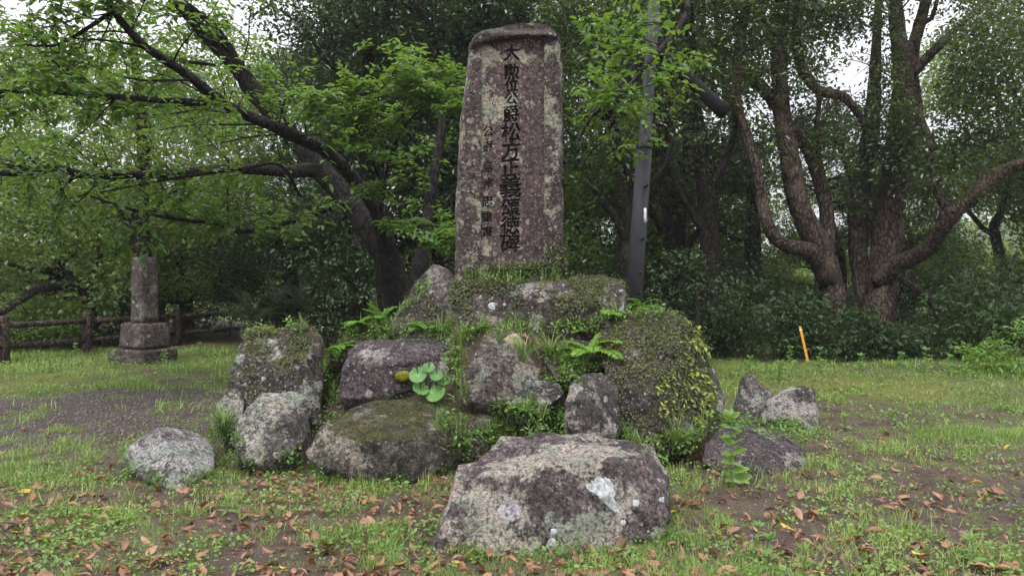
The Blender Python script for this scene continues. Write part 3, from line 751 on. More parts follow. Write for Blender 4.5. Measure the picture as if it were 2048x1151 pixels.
PLINTH = rock('plinth_stone', M['plinth'], 'long mossy plinth stone carrying the inscribed standing stone',
     [(768, 665, 7.5), (800, 620, 7.62), (872, 562, 7.75), (1000, 568, 7.62), (1120, 566, 7.62), (1240, 564, 7.72), (1252, 590, 7.62), (1248, 640, 7.5), (1205, 662, 7.4), (1000, 672, 7.36), (850, 672, 7.36), (900, 600, 7.5), (1150, 600, 7.45),
      (780, 670, 8.9), (880, 558, 8.9), (1245, 560, 8.9), (1250, 650, 8.9), (1000, 720, 7.5), (800, 720, 7.6), (1200, 720, 7.5)], 0.022, 0.022, 20, smooth=0, cat='plinth', group='monument stones')

# ------------------------------------------------------------------ the inscribed standing stone
def build_stele():
    D = 8.0
    base = P(1026, 552, D)
    yaw = math.radians(5)
    root = empty('standing_stone', base, 'tall lichened standing stone with carved characters in a sunk panel', 'monument', 'monument stones', yaw)
    s = D / FPX
    zz = lambda py: (552 - py) * s * 1.0
    xx = lambda px: (px - 1026) * s
    # silhouette of the front face: (py, left px, right px)
    prof = [(575, 914, 1128), (552, 915, 1128), (470, 915, 1127), (400, 916, 1127), (330, 919, 1126), (270, 923, 1126), (220, 929, 1125), (170, 934, 1124), (140, 937, 1126), (110, 940, 1123), (88, 943, 1120), (76, 950, 1118), (66, 964, 1115), (58, 985, 1111), (52, 1010, 1104), (46, 1045, 1085)]
    pz = np.array([zz(p[0]) for p in prof]); pl = np.array([xx(p[1]) for p in prof]); pr = np.array([xx(p[2]) for p in prof])
    nz, nf, ns, nb = 230, 130, 16, 30
    zs = np.linspace(pz[0], pz[-1], nz)
    px0, px1 = xx(963), xx(1089)
    V = []
    ptop = lambda x: zz(94) + (x - px0) / (px1 - px0) * (zz(78) - zz(94)) + 0.035 * np.sin((x - px0) / (px1 - px0) * PI)
    pbot = zz(524)
    for z in zs:
        l = np.interp(z, pz, pl); r = np.interp(z, pz, pr)
        e = 0.012 * (fbm(z * 5, 0.3, 41, 4) - 0.5) * 2; l += e + 0.02 * (fbm(z * 14, 2.3, 43, 3) - 0.5)
        r += 0.016 * (fbm(z * 4, 7.3, 42, 4) - 0.5) * 2 + 0.02 * (fbm(z * 13, 4.3, 44, 3) - 0.5)
        t = 0.36 - 0.10 * sstep(zz(110), zz(50), z)
        fx = np.linspace(l, r, nf)
        u = np.linspace(-1, 1, nf)
        fy = 0.012 * (fbm(fx * 4, np.full(nf, z * 4), 51, 4) - 0.5) * 2
        fy = fy + 0.03 * np.clip((np.abs(u) - 0.93) / 0.07, 0, 1) ** 2 + 0.05 * np.clip((u - 0.90) / 0.10, 0, 1) ** 1.6
        cap = sstep(-0.02, 0.03, z - ptop(fx))
        fy = fy - 0.05 * cap * (0.5 + fbm(fx * 7, np.full(nf, z * 12), 53, 4)) + 0.10 * sstep(zz(75), zz(52), z)
        inside = ((fx > px0) & (fx < px1) & (z < ptop(fx)) & (z > pbot))
        fy = np.where(inside, 0.12, fy)
        front = np.stack([fx, fy, np.full(nf, z)], -1)
        sy = np.linspace(front[-1, 1] + 0.01, t, ns); sr = r + 0.035 * np.sin(np.linspace(0, PI, ns)) + 0.012 * (fbm(sy * 8, np.full(ns, z * 6), 55, 3) - 0.5)
        right = np.stack([sr, sy, np.full(ns, z)], -1)
        bx = np.linspace(r - 0.02, l + 0.02, nb)
        back = np.stack([bx, np.full(nb, t + 0.02) + 0.03 * (fbm(bx * 5, np.full(nb, z * 5), 57, 3) - 0.5), np.full(nb, z)], -1)
        sy2 = np.linspace(t, front[0, 1] + 0.01, ns)
        left = np.stack([l - 0.02 * np.sin(np.linspace(0, PI, ns)), sy2, np.full(ns, z)], -1)
        V.append(np.concatenate([front, right, back, left]))
    V = np.array(V); n = V.shape[1]
    # rounded, broken top
    V[:, :, 2] += (0.06 * sstep(zz(66), zz(50), zs))[:, None] * (fbm(V[:, :, 0] * 5, V[:, :, 1] * 5, 61, 3) - 0.5)
    i = np.arange(nz - 1)[:, None]; j = np.arange(n)[None]; j2 = (j + 1) % n
    Fq = np.stack([i * n + j, i * n + j2, (i + 1) * n + j2, (i + 1) * n + j], -1).reshape(-1, 4)
    Vf = V.reshape(-1, 3)
    me = bpy.data.meshes.new('stone_body')
    c = V[-1].mean(0) + np.array([0, 0, 0.02])
    faces = Fq.tolist() + [[(nz - 1) * n + a, (nz - 1) * n + (a + 1) % n, nz * n] for a in range(n)]
    me.from_pydata(np.vstack([Vf, c[None]]).tolist(), [], faces)
    me.polygons.foreach_set('use_smooth', np.ones(len(me.polygons), dtype=bool)); me.update()
    me.materials.append(M['stele']); me.materials.append(M['stele_cap'])
    vz = np.array([v_.co[:] for v_ in me.vertices]); mi = np.zeros(len(me.polygons), np.int32)
    for pi_, po in enumerate(me.polygons):
        cc = vz[list(po.vertices)].mean(0)
        if cc[2] > ptop(cc[0]) - 0.02 + 0.05 * (fbm(cc[0] * 9, cc[2] * 9, 45, 2) - 0.5): mi[pi_] = 1
    me.polygons.foreach_set('material_index', mi)
    b = link('stone_body', me, None, root, (0, 0, 0))
    # carved panel: a fine sheet, pressed in where the strokes of the characters were cut
    stp = 0.0042
    gx = np.arange(px0 - 0.012, px1 + 0.012, stp); gz = np.arange(pbot - 0.012, zz(76) + 0.03, stp)
    GX, GZ = np.meshgrid(gx, gz)
    cut = np.zeros(GX.shape)
    def glyph(ch, cx, cy, size, bold, rot, deep=1.0):
        fc = bpy.data.curves.new('tmp', 'FONT'); fc.body = ch; fc.size = 1.0; fc.align_x = 'CENTER'; fc.resolution_u = 3
        fo = bpy.data.objects.new('tmp', fc); COL.objects.link(fo)
        dg = bpy.context.evaluated_depsgraph_get()
        oc = fo.evaluated_get(dg).to_curve(dg)
        polys = []
        for sp in oc.splines:
            if sp.type == 'BEZIER':
                bp = sp.bezier_points; q = []
                for a in range(len(bp)):
                    p0, p3 = bp[a], bp[(a + 1) % len(bp)]
                    h0, h1 = p0.handle_right, p3.handle_left
                    for t in (0.0, 0.25, 0.5, 0.75):
                        w = (1 - t) ** 3 * p0.co + 3 * (1 - t) ** 2 * t * h0 + 3 * (1 - t) * t * t * h1 + t ** 3 * p3.co
                        q.append((w.x, w.y))
            else:
                q = [(p.co.x, p.co.y) for p in sp.points]
            polys.append(np.array(q))
        fo.to_curve_clear(); bpy.data.objects.remove(fo); bpy.data.curves.remove(fc)
        al = np.concatenate(polys); lo, hi = al.min(0), al.max(0); ctr = (lo + hi) / 2; ext = max(hi - lo)
        i0, i1 = np.searchsorted(gx, [cx - size * 0.65, cx + size * 0.65]); k0, k1 = np.searchsorted(gz, [cy - size * 0.65, cy + size * 0.65])
        best = np.zeros((k1 - k0, i1 - i0))
        # the brush: the same outline laid down several times, a little shifted, so that strokes swell to the right and below
        c_, s_ = math.cos(rot), math.sin(rot)
        for ox, oz in ((0, 0), (bold, 0), (-bold, 0), (0, bold * 0.8), (0, -bold * 0.8), (bold * 0.7, -bold * 0.7)):
            X = GX[k0:k1, i0:i1] - cx; Z = GZ[k0:k1, i0:i1] - cy
            X = X + 0.004 * (vnoise(GX[k0:k1, i0:i1] * 45, GZ[k0:k1, i0:i1] * 45, 5) - 0.5); Z = Z + 0.004 * (vnoise(GX[k0:k1, i0:i1] * 45, GZ[k0:k1, i0:i1] * 45, 6) - 0.5)
            X, Z = X * c_ + Z * s_, Z * c_ - X * s_
            Z = Z - 0.10 * X                                             # rising cross strokes of brush writing
            X = X / size * ext + ctr[0] + ox; Z = Z / size * ext + ctr[1] + oz
            ins = np.zeros(X.shape, int)
            for q in polys:
                x0, z0 = q[:, 0], q[:, 1]; x1, z1 = np.roll(x0, -1), np.roll(z0, -1)
                for xa, za, xb, zb in zip(x0, z0, x1, z1):
                    if za == zb: continue
                    up = (za <= Z) & (zb > Z); dn = (za > Z) & (zb <= Z)
                    xi = xa + (Z - za) / (zb - za) * (xb - xa)
                    ins += np.where(up & (xi > X), 1, 0) - np.where(dn & (xi > X), 1, 0)
            best = np.maximum(best, (ins != 0) * 1.0)
        cut[k0:k1, i0:i1] = np.maximum(cut[k0:k1, i0:i1], best * deep)
    main = [('大', 105, 31), ('勲', 143, 30), ('位', 170, 26), ('公', 196, 26), ('爵', 227, 32), ('松', 264, 38), ('方', 300, 37), ('正', 335, 36), ('義', 373, 42), ('頌', 415, 37), ('徳', 450, 37), ('碑', 486, 38)]
    for ch, py, sz in main:
        glyph(ch, xx(1024 + (105 - py) * 0.008), zz(py), sz * s, 0.014, math.radians(random.uniform(-2, 3)))
    for ch, py in (('公', 263), ('爵', 293), ('島', 334), ('津', 366), ('忠', 402), ('重', 432), ('書', 463)):
        glyph(ch, xx(977 + (263 - py) * 0.012), zz(py), 21 * s, 0.0, math.radians(random.uniform(-2, 2)), 0.85)
    Yp = 0.040 + 0.006 * (fbm(GX * 6, GZ * 6, 71, 4) - 0.5) + cut * (0.010 + 0.030 * sstep(0.20, 0.44, fbm(GX * 22, GZ * 22, 73, 3)))
    Vp = np.stack([GX, Yp, GZ], -1).reshape(-1, 3)
    w = len(gx); h_ = len(gz)
    i = np.arange(h_ - 1)[:, None]; j = np.arange(w - 1)[None]
    Fq = np.stack([i * w + j, i * w + j + 1, (i + 1) * w + j + 1, (i + 1) * w + j], -1).reshape(-1, 4)
    fc_ = (Yp - 0.040).ravel()[Fq].max(1) > 0.0165
    keep = Vp[Fq].mean(1)[:, 2] < ptop(Vp[Fq].mean(1)[:, 0]) + 0.02
    Fq, fc_ = Fq[keep], fc_[keep]
    pm = np_mesh('inscription_panel', Vp, Fq)
    pm.materials.append(M['panel']); pm.materials.append(M['carve'])
    pm.polygons.foreach_set('material_index', fc_.astype(np.int32))
    p = link('inscription_panel', pm, None, root, (0, 0, 0))
    p['label'] = 'dark sunk panel with a large and a small column of carved characters'
    return root, b
M['carve'] = plain_mat('carving_shade', (0.034, 0.026, 0.025), 0.9, 0.35, 40, 0, 0.6, 0.2)  # lichen-free stone of the strokes, darkened to paint in the shade of the cuts
STELE, STELE_B = build_stele()
# ------------------------------------------------------------------ fence, pillar, pole, stake
def G(px, py):
    """ground point seen at a pixel below the horizon"""
    d = 1.6 * FPX / (py - HOR)
    for _ in range(6):
        p = P(px, py, d); z = float(gh(p.x, p.y))
        d = max(2.0, (1.6 - z) * FPX / (py - HOR))
    p = P(px, py, d)
    return Vector((p.x, p.y, float(gh(p.x, p.y))))

def drop(p):
    return Vector((p[0], p[1], float(gh(p[0], p[1]))))

def build_fence():
    posts = [P(-190, 690, 12.7), P(8, 690, 14.3), P(175, 680, 16.1), P(355, 670, 17.9), P(530, 665, 19.7), P(690, 660, 21.5)]
    root = empty('log_fence', drop(posts[1]), 'low dark log-style fence with two rails along the left edge of the clearing', 'fence')
    for i, p in enumerate(posts):
        b = drop(p)
        T = Tubes(30 + i)
        T.add([b + Vector((0, 0, -0.2)), b + Vector((0, 0, 0.45)), b + Vector((0, 0, 0.84)), b + Vector((0, 0, 0.865)), b + Vector((0, 0, 0.88))], [0.098, 0.096, 0.094, 0.09, 0.06], 14, 2, 0.02)
        T.build('post', M['log'], root)
        if i:
            a = drop(posts[i - 1])
            for hz in (0.70, 0.30):
                T = Tubes(50 + i)
                u = (b - a).normalized() * 0.07
                T.add([a + u + Vector((0, 0, hz)), (a + b) / 2 + Vector((0, 0, hz - 0.006)), b - u + Vector((0, 0, hz))], [0.056, 0.058, 0.055], 10, 4, 0.03)
                T.build('rail', M['log'], root)
build_fence()

def bevel_box(sx, sy, sz, taper=1.0, bev=0.02, seed=0, cuts=10, amp=0.012):
    bm = bmesh.new()
    bmesh.ops.create_cube(bm, size=1)
    for v in bm.verts:
        t = taper if v.co.z > 0 else 1.0
        v.co = Vector((v.co.x * sx * t, v.co.y * sy * t, (v.co.z + 0.5) * sz))
    bmesh.ops.bevel(bm, geom=bm.edges[:], offset=bev, segments=2, affect='EDGES')
    bmesh.ops.subdivide_edges(bm, edges=[e for e in bm.edges if e.calc_length() > 0.12], cuts=cuts, use_grid_fill=True)
    for v in bm.verts:
        n = noise.fractal(v.co * 5 + Vector((seed, 0, 0)), 0.8, 2, 4)
        v.co += v.co.normalized() * amp * n
    me = bpy.data.meshes.new('block'); bm.to_mesh(me); bm.free()
    me.polygons.foreach_set('use_smooth', np.ones(len(me.polygons), dtype=bool))
    return me

def build_pillar():
    b = drop(P(290, 700, 14.3))
    k = 14.3 / FPX
    root = empty('stone_pillar', b, 'weathered square stone pillar on a stepped base in front of the fence', 'pillar', None, math.radians(-30))
    me = bevel_box(0.98, 0.78, 0.32, 0.98, 0.02, 1, amp=0.02); link('base_step', me, M['pillar'], root, (-0.05, 0, -0.06))
    me = bevel_box(0.74, 0.60, 0.46, 0.90, 0.018, 2); link('pedestal', me, M['pillar'], root, (0, 0, 0.28))
    me = bevel_box(0.37, 0.34, 1.24, 0.94, 0.015, 3, amp=0.006); link('shaft', me, M['pillar'], root, (0.0, 0, 0.735))
build_pillar()

def build_pole():
    D = 10.6
    a, b = P(1266, 620, D), P(1318, -130, D)
    ax = (b - a).normalized()
    foot = a - ax * (a.z / ax.z) - ax * 0.3
    root = empty('steel_pole', drop(foot), 'leaning grey steel pole with a dark lower sleeve behind the monument', 'pole')
    mid = a + (b - a) * ((620 - 292) / 750.0)
    T = Tubes(1); T.add([foot, mid], [0.121, 0.108], 24, 6, 0.0); T.build('lower_sleeve', M['pole_low'], root)
    T = Tubes(1); T.add([mid - ax * 0.01, mid + ax * 0.02, b], [0.094, 0.094, 0.075], 24, 6, 0.0); T.build('upper_tube', M['pole'], root)
    T = Tubes(1); T.add([mid - ax * 0.03, mid + ax * 0.012], [0.112, 0.112], 24, 1, 0.0); T.build('collar', M['pole_low'], root)
    for py in (205, 283, 372, 477, 545, 585):
        c = a + (b - a) * ((620 - py) / 750.0)
        r = 0.092 if py < 292 else 0.114
        T = Tubes(2)
        T.add([c + Vector((0.045, -r, 0)), c + Vector((0.05, -r - 0.05, 0.0)), c + Vector((0.055, -r - 0.055, 0.03))], [0.013, 0.012, 0.012], 6, 2, 0.0)
        T.add([c + Vector((0.02, -r - 0.004, 0.0)), c + Vector((0.08, -r + 0.01, 0.0))], [0.012, 0.012], 6, 1, 0.0)
        T.build('step_bolt', M['black'], root)
    c = a + (b - a) * ((620 - 432) / 750.0)
    me = bevel_box(0.038, 0.010, 0.20, 1.0, 0.003, 5, 2, 0.0)
    o = link('tag_plate', me, M['white'], root); o.matrix_parent_inverse = Matrix.Identity(4); o.location = c + Vector((0.06, -0.105, -0.09)) - root.location
    o['label'] = 'small white tag plate'
    # two dark cylinders reaching down from high on the pole
    top = P(1305, 88, D + 0.35)
    for (p, d, r0, r1) in (((1207, 232), D + 0.1, 0.07, 0.085), ((1449, 226), D - 0.2, 0.078, 0.10)):
        e = P(*p, d); s0 = top + (e - top) * 0.05
        T = Tubes(3); n = 7
        pts = [s0 + (e - s0) * (i / n) for i in range(n + 1)]
        rad = [r0 + (r1 - r0) * (i / n) for i in range(n + 1)]
        dr = (e - s0).normalized()
        pts += [e + dr * 0.002, e - dr * 0.03]; rad += [r1 * 0.86, r1 * 0.8]
        T.add(pts, rad, 18, 1, 0.015); T.build('arm', M['arm'], root)
    # bracket tying the arms to the pole
    pa = a + (b - a) * ((620 - 88) / 750.0)
    T = Tubes(4); T.add([pa, top + Vector((0, 0.05, 0))], [0.06, 0.06], 8, 1, 0.0); T.build('bracket', M['steel'], root)
build_pole()

def build_stake():
    b = drop(P(1616, 712, 14.6)); t = P(1600, 652, 14.7)
    root = empty('marker_stake', b, 'leaning orange-yellow marker stake at the edge of the undergrowth', 'stake')
    ax = (t - b).normalized()
    T = Tubes(5); T.add([b - ax * 0.15, t - ax * 0.06], [0.031, 0.031], 4, 1, 0.0); o = T.build('shaft', M['stake'], root, smooth=False)
    T = Tubes(5); T.add([t - ax * 0.06, t], [0.033, 0.026], 4, 1, 0.0); T.build('cap', M['stake'], root, smooth=False)
    T = Tubes(5); T.add([t - ax * 0.085, t - ax * 0.062], [0.034, 0.034], 4, 1, 0.0); T.build('band', M['white'], root, smooth=False)
build_stake()

# ------------------------------------------------------------------ trees
GAPS = [(1690, 135, 58, 62), (1705, 215, 24, 20), (1858, 110, 38, 60), (1838, 185, 30, 28), (1640, 120, 26, 18), (60, 30, 45, 26), (290, 25, 40, 24), (1900, 30, 30, 26)]
def cull_gaps(c, soft, rng):
    x, y = PX(c)
    keep = np.ones(len(c), bool)
    for gx, gy, rx, ry in GAPS:
        q = ((x - gx) / (rx + soft)) ** 2 + ((y - gy) / (ry + soft)) ** 2
        keep &= (q > 1) | (rng.rand(len(c)) < 0.03)
    return c[keep]

class Tree:
    def __init__(self, name, base, label, group=None, seed=1, cat='tree'):
        self.root = empty(name, base, label, cat, group)
        self.T = Tubes(seed); self.rng = np.random.RandomState(seed); self.tw = []; self.L = Leaves(); self.limbs = []; self.nl = 0
    def limb(self, path, sides=10, sub=6, jit=0.09):
        pp, rr = limb_px(self.T, path, sides, sub, jit); self.limbs.append((pp, rr)); return pp, rr
    def side(self, i, n, length, lvl=1, **kw):
        pp, rr = self.limbs[i]; twigs_from(self.T, pp, rr, self.rng, n, length, lvl, self.tw, **kw)
    def leafy(self, per, size, width=0.5, tpl=T_LEAF, **kw):
        if self.tw: self.nl += leaves_on(self.L, self.tw, self.rng, per, size, width, tpl, **kw)
    def blobs(self, bl, n, radius, size, width=0.5, tpl=T_DIAM, gaps=True, **kw):
        """bl: (px, py, d, rx px, ry px, sprays)"""
        B = [(tuple(P(a, b, d)), pxm(rx, d), max(0.5, pxm((rx + ry) / 2, d) * 0.8), pxm(ry, d), int(m * 1.5)) for a, b, d, rx, ry, m in bl]
        c = blob_centres(B, self.rng)
        if gaps: c = cull_gaps(c, 8, self.rng)
        spray(self.L, c, n, radius, size * 1.3, width * 1.1, tpl, self.rng, **kw)
    def done(self, bark, leaf, crown='crown'):
        t = self.T.build('trunk', M[bark], self.root)
        if self.L.V:
            o = self.L.build(crown, M[leaf], self.root); o['kind'] = 'stuff'
        return self.root

# the cherry whose limbs reach out over the left half of the picture
def build_cherry():
    t = Tree('cherry_tree', drop(P(800, 640, 12.6)), 'dark spreading cherry tree whose long limbs reach left over the fence and pillar', seed=11)
    t.limb([(815, 680, 12.6, 78), (800, 600, 12.6, 64), (778, 520, 12.5, 56), (768, 470, 12.3, 36), (752, 420, 12.0, 28), (700, 348, 11.6, 27), (650, 302, 11.2, 27), (605, 280, 10.9, 25), (540, 250, 10.5, 24), (470, 220, 10.1, 22),
            (437, 198, 9.9, 22), (370, 146, 9.6, 20), (300, 100, 9.3, 18), (255, 58, 9.1, 16), (215, 0, 8.9, 14), (185, -60, 8.7, 11), (150, -120, 8.5, 7)], 12)          # 0
    t.limb([(437, 205, 9.9, 15), (390, 204, 9.7, 13), (300, 199, 9.4, 12), (200, 191, 9.1, 12), (120, 185, 8.8, 11), (60, 180, 8.6, 11), (0, 184, 8.4, 10), (-90, 180, 8.1, 6)])     # 1
    t.limb([(784, 540, 12.6, 54), (745, 465, 12.7, 50), (700, 405, 12.8, 47), (655, 355, 12.9, 44), (610, 300, 13.0, 40), (555, 240, 13.0, 36), (500, 172, 13.0, 34), (470, 130, 12.9, 32), (430, 90, 12.8, 27), (385, 40, 12.6, 24), (335, -20, 12.4, 20), (290, -90, 12.2, 12)], 12)   # 2
    t.limb([(482, 150, 12.9, 22), (465, 105, 12.8, 15), (430, 55, 12.6, 13), (395, 25, 12.4, 12), (360, -5, 12.2, 10), (330, -60, 12.0, 6)])     # 3
    t.limb([(640, 338, 12.9, 34), (580, 342, 12.6, 26), (500, 338, 12.2, 22), (430, 338, 11.8, 20), (360, 346, 11.5, 20), (250, 349, 11.1, 18), (170, 349, 10.8, 17), (110, 336, 10.5, 15), (50, 346, 10.2, 13), (-20, 344, 9.9, 11), (-110, 330, 9.5, 6)])   # 4
    t.limb([(110, 336, 10.5, 13), (60, 335, 10.3, 12), (0, 330, 10.0, 9), (-70, 322, 9.7, 6)])    # 5
    t.limb([(705, 400, 12.8, 14), (680, 408, 12.5, 11), (640, 424, 12.1, 11), (590, 440, 11.8, 11), (540, 456, 11.5, 11), (480, 462, 11.2, 10), (440, 450, 11.0, 9), (400, 443, 10.8, 8), (340, 436, 10.5, 7), (260, 418, 10.2, 6), (180, 392, 9.9, 4)])   # 6
    t.limb([(215, 0, 8.9, 12), (235, 22, 9.0, 11), (215, 30, 9.0, 10), (150, 72, 8.8, 8), (100, 92, 8.6, 6), (35, 88, 8.4, 4)], 7)         # 7
    t.limb([(255, 55, 9.1, 10), (225, 20, 8.9, 11), (170, -25, 8.6, 9), (120, -70, 8.4, 6)], 7)      # 8
    t.limb([(600, 392, 11.9, 6), (560, 330, 11.4, 6), (480, 338, 11.0, 7), (380, 352, 10.7, 7), (300, 365, 10.5, 5), (200, 385, 10.2, 3)], 7)   # 9
    t.limb([(430, 130, 12.7, 7), (360, 122, 12.2, 8), (330, 116, 11.9, 6), (285, 110, 11.6, 4)], 6)   # 10
    t.limb([(815, 640, 12.6, 50), (835, 560, 12.9, 34), (850, 470, 13.2, 26), (862, 380, 13.5, 22), (880, 280, 13.8, 18), (890, 180, 14.0, 14)], 9)   # 11
    for i, n, ln in ((0, 30, 1.25), (1, 26, 0.95), (2, 18, 1.3), (3, 10, 1.0), (4, 30, 1.15), (5, 8, 0.9), (6, 22, 0.8), (7, 12, 0.8), (8, 8, 0.8), (9, 10, 0.8), (10, 6, 0.7), (11, 6, 0.9)):
        t.side(i, n, ln, 1, lo=0.30 if i in (0, 2, 11) else 0.12, flat=0.40, lift=0.10)
    t.tw = [q for q in t.tw if q[-1][2] > 1.3]
    t.leafy(10, 0.118, 0.52, T_LEAF)
    t.done('bark_cherry', 'leaf_cherry')
build_cherry()

# a slim young tree with bright leaves between the cherry and the monument
def build_young():
    t = Tree('young_tree', drop(P(765, 640, 11.2)), 'slim young tree with bright green leaves just left of the inscribed stone', seed=12)
    t.limb([(765, 650, 11.2, 13), (758, 560, 11.1, 11), (762, 430, 11.0, 10), (775, 340, 10.9, 9), (800, 260, 10.8, 8), (812, 190, 10.7, 6), (830, 120, 10.6, 4)], 7)
    t.limb([(768, 390, 11.0, 6), (740, 310, 10.8, 5), (700, 230, 10.6, 4), (660, 170, 10.4, 3)], 6)
    t.limb([(800, 262, 10.8, 5), (850, 210, 10.6, 4), (900, 180, 10.4, 3)], 6)
    t.limb([(762, 440, 11.0, 5), (800, 460, 10.8, 4), (860, 450, 10.6, 3), (900, 470, 10.5, 2)], 6)
    for i, n, ln in ((0, 12, 0.7), (1, 16, 0.7), (2, 18, 0.6), (3, 12, 0.5)):
        t.side(i, n, ln, 1, lo=0.35, flat=0.35, lift=0.05)
    t.tw = [q for q in t.tw if PX(q[-1])[0] < 925 or q[-1][1] > 8.6]
    t.leafy(16, 0.115, 0.46, T_LEAF)
    t.done('bark_cherry', 'leaf_bright')
build_young()

# tree on the right whose one limb crosses in front of the pole
def build_over():
    t = Tree('broadleaf_tree', drop(P(1420, 690, 16.2)), 'dark upright tree right of the pole with one limb crossing in front of it', seed=13)
    t.limb([(1428, 720, 16.2, 62), (1424, 600, 16.2, 48), (1420, 500, 16.2, 40), (1414, 400, 16.1, 36), (1402, 300, 16.0, 31), (1385, 190, 15.9, 27), (1375, 60, 15.8, 24), (1380, -80, 15.7, 20), (1400, -200, 15.6, 14), (1420, -330, 15.6, 6)], 11)   # 0
    t.limb([(1380, -80, 15.7, 15), (1385, -130, 14.0, 16), (1382, -90, 12.0, 14), (1376, 0, 10.4, 11), (1370, 32, 10.2, 10), (1345, 72, 9.9, 11), (1300, 122, 9.6, 9), (1262, 168, 9.4, 9), (1222, 205, 9.2, 7), (1180, 238, 9.0, 6), (1150, 300, 8.9, 3)], 9)   # 1
    t.limb([(1418, 470, 16.2, 22), (1380, 420, 16.0, 16), (1345, 350, 15.8, 14), (1335, 250, 15.6, 12), (1340, 140, 15.5, 8)], 8)   # 2
    t.limb([(1412, 390, 16.1, 16), (1450, 320, 15.8, 13), (1470, 250, 15.6, 10), (1465, 180, 15.5, 7)], 8)
    t.side(1, 26, 0.75, 1, lo=0.38, hi=0.9, flat=0.4, lift=0.35)
    t.tw = [q for q in t.tw if PX(q[-1])[0] > 1150]
    t.leafy(8, 0.105, 0.52, T_LEAF)
    t.blobs([(1255, 60, 9.9, 85, 46, 8), (1335, 115, 9.8, 40, 30, 4), (1200, 150, 9.4, 46, 46, 5), (1180, 80, 9.6, 40, 50, 4), (1300, 15, 10.1, 60, 26, 5)], 8, 0.17, 0.085, 0.5, T_LEAF, gaps=False)
    L1, t.L = t.L, Leaves()
    o = L1.build('leaf_spray', M['leaf_cherry'], t.root); o['kind'] = 'stuff'
    t.blobs([(1380, -60, 15.8, 130, 90, 120), (1330, 120, 15.6, 80, 90, 60), (1450, 150, 15.6, 90, 90, 70), (1430, 30, 15.7, 110, 80, 90), (1300, 10, 15.9, 100, 80, 70), (1360, 260, 15.6, 60, 60, 25), (1240, -60, 16.0, 120, 80, 70), (1500, -40, 15.8, 90, 80, 60)],
            12, 0.33, 0.085, 0.48, T_DIAM)
    t.done('bark_dark', 'leaf_ever')
build_over()

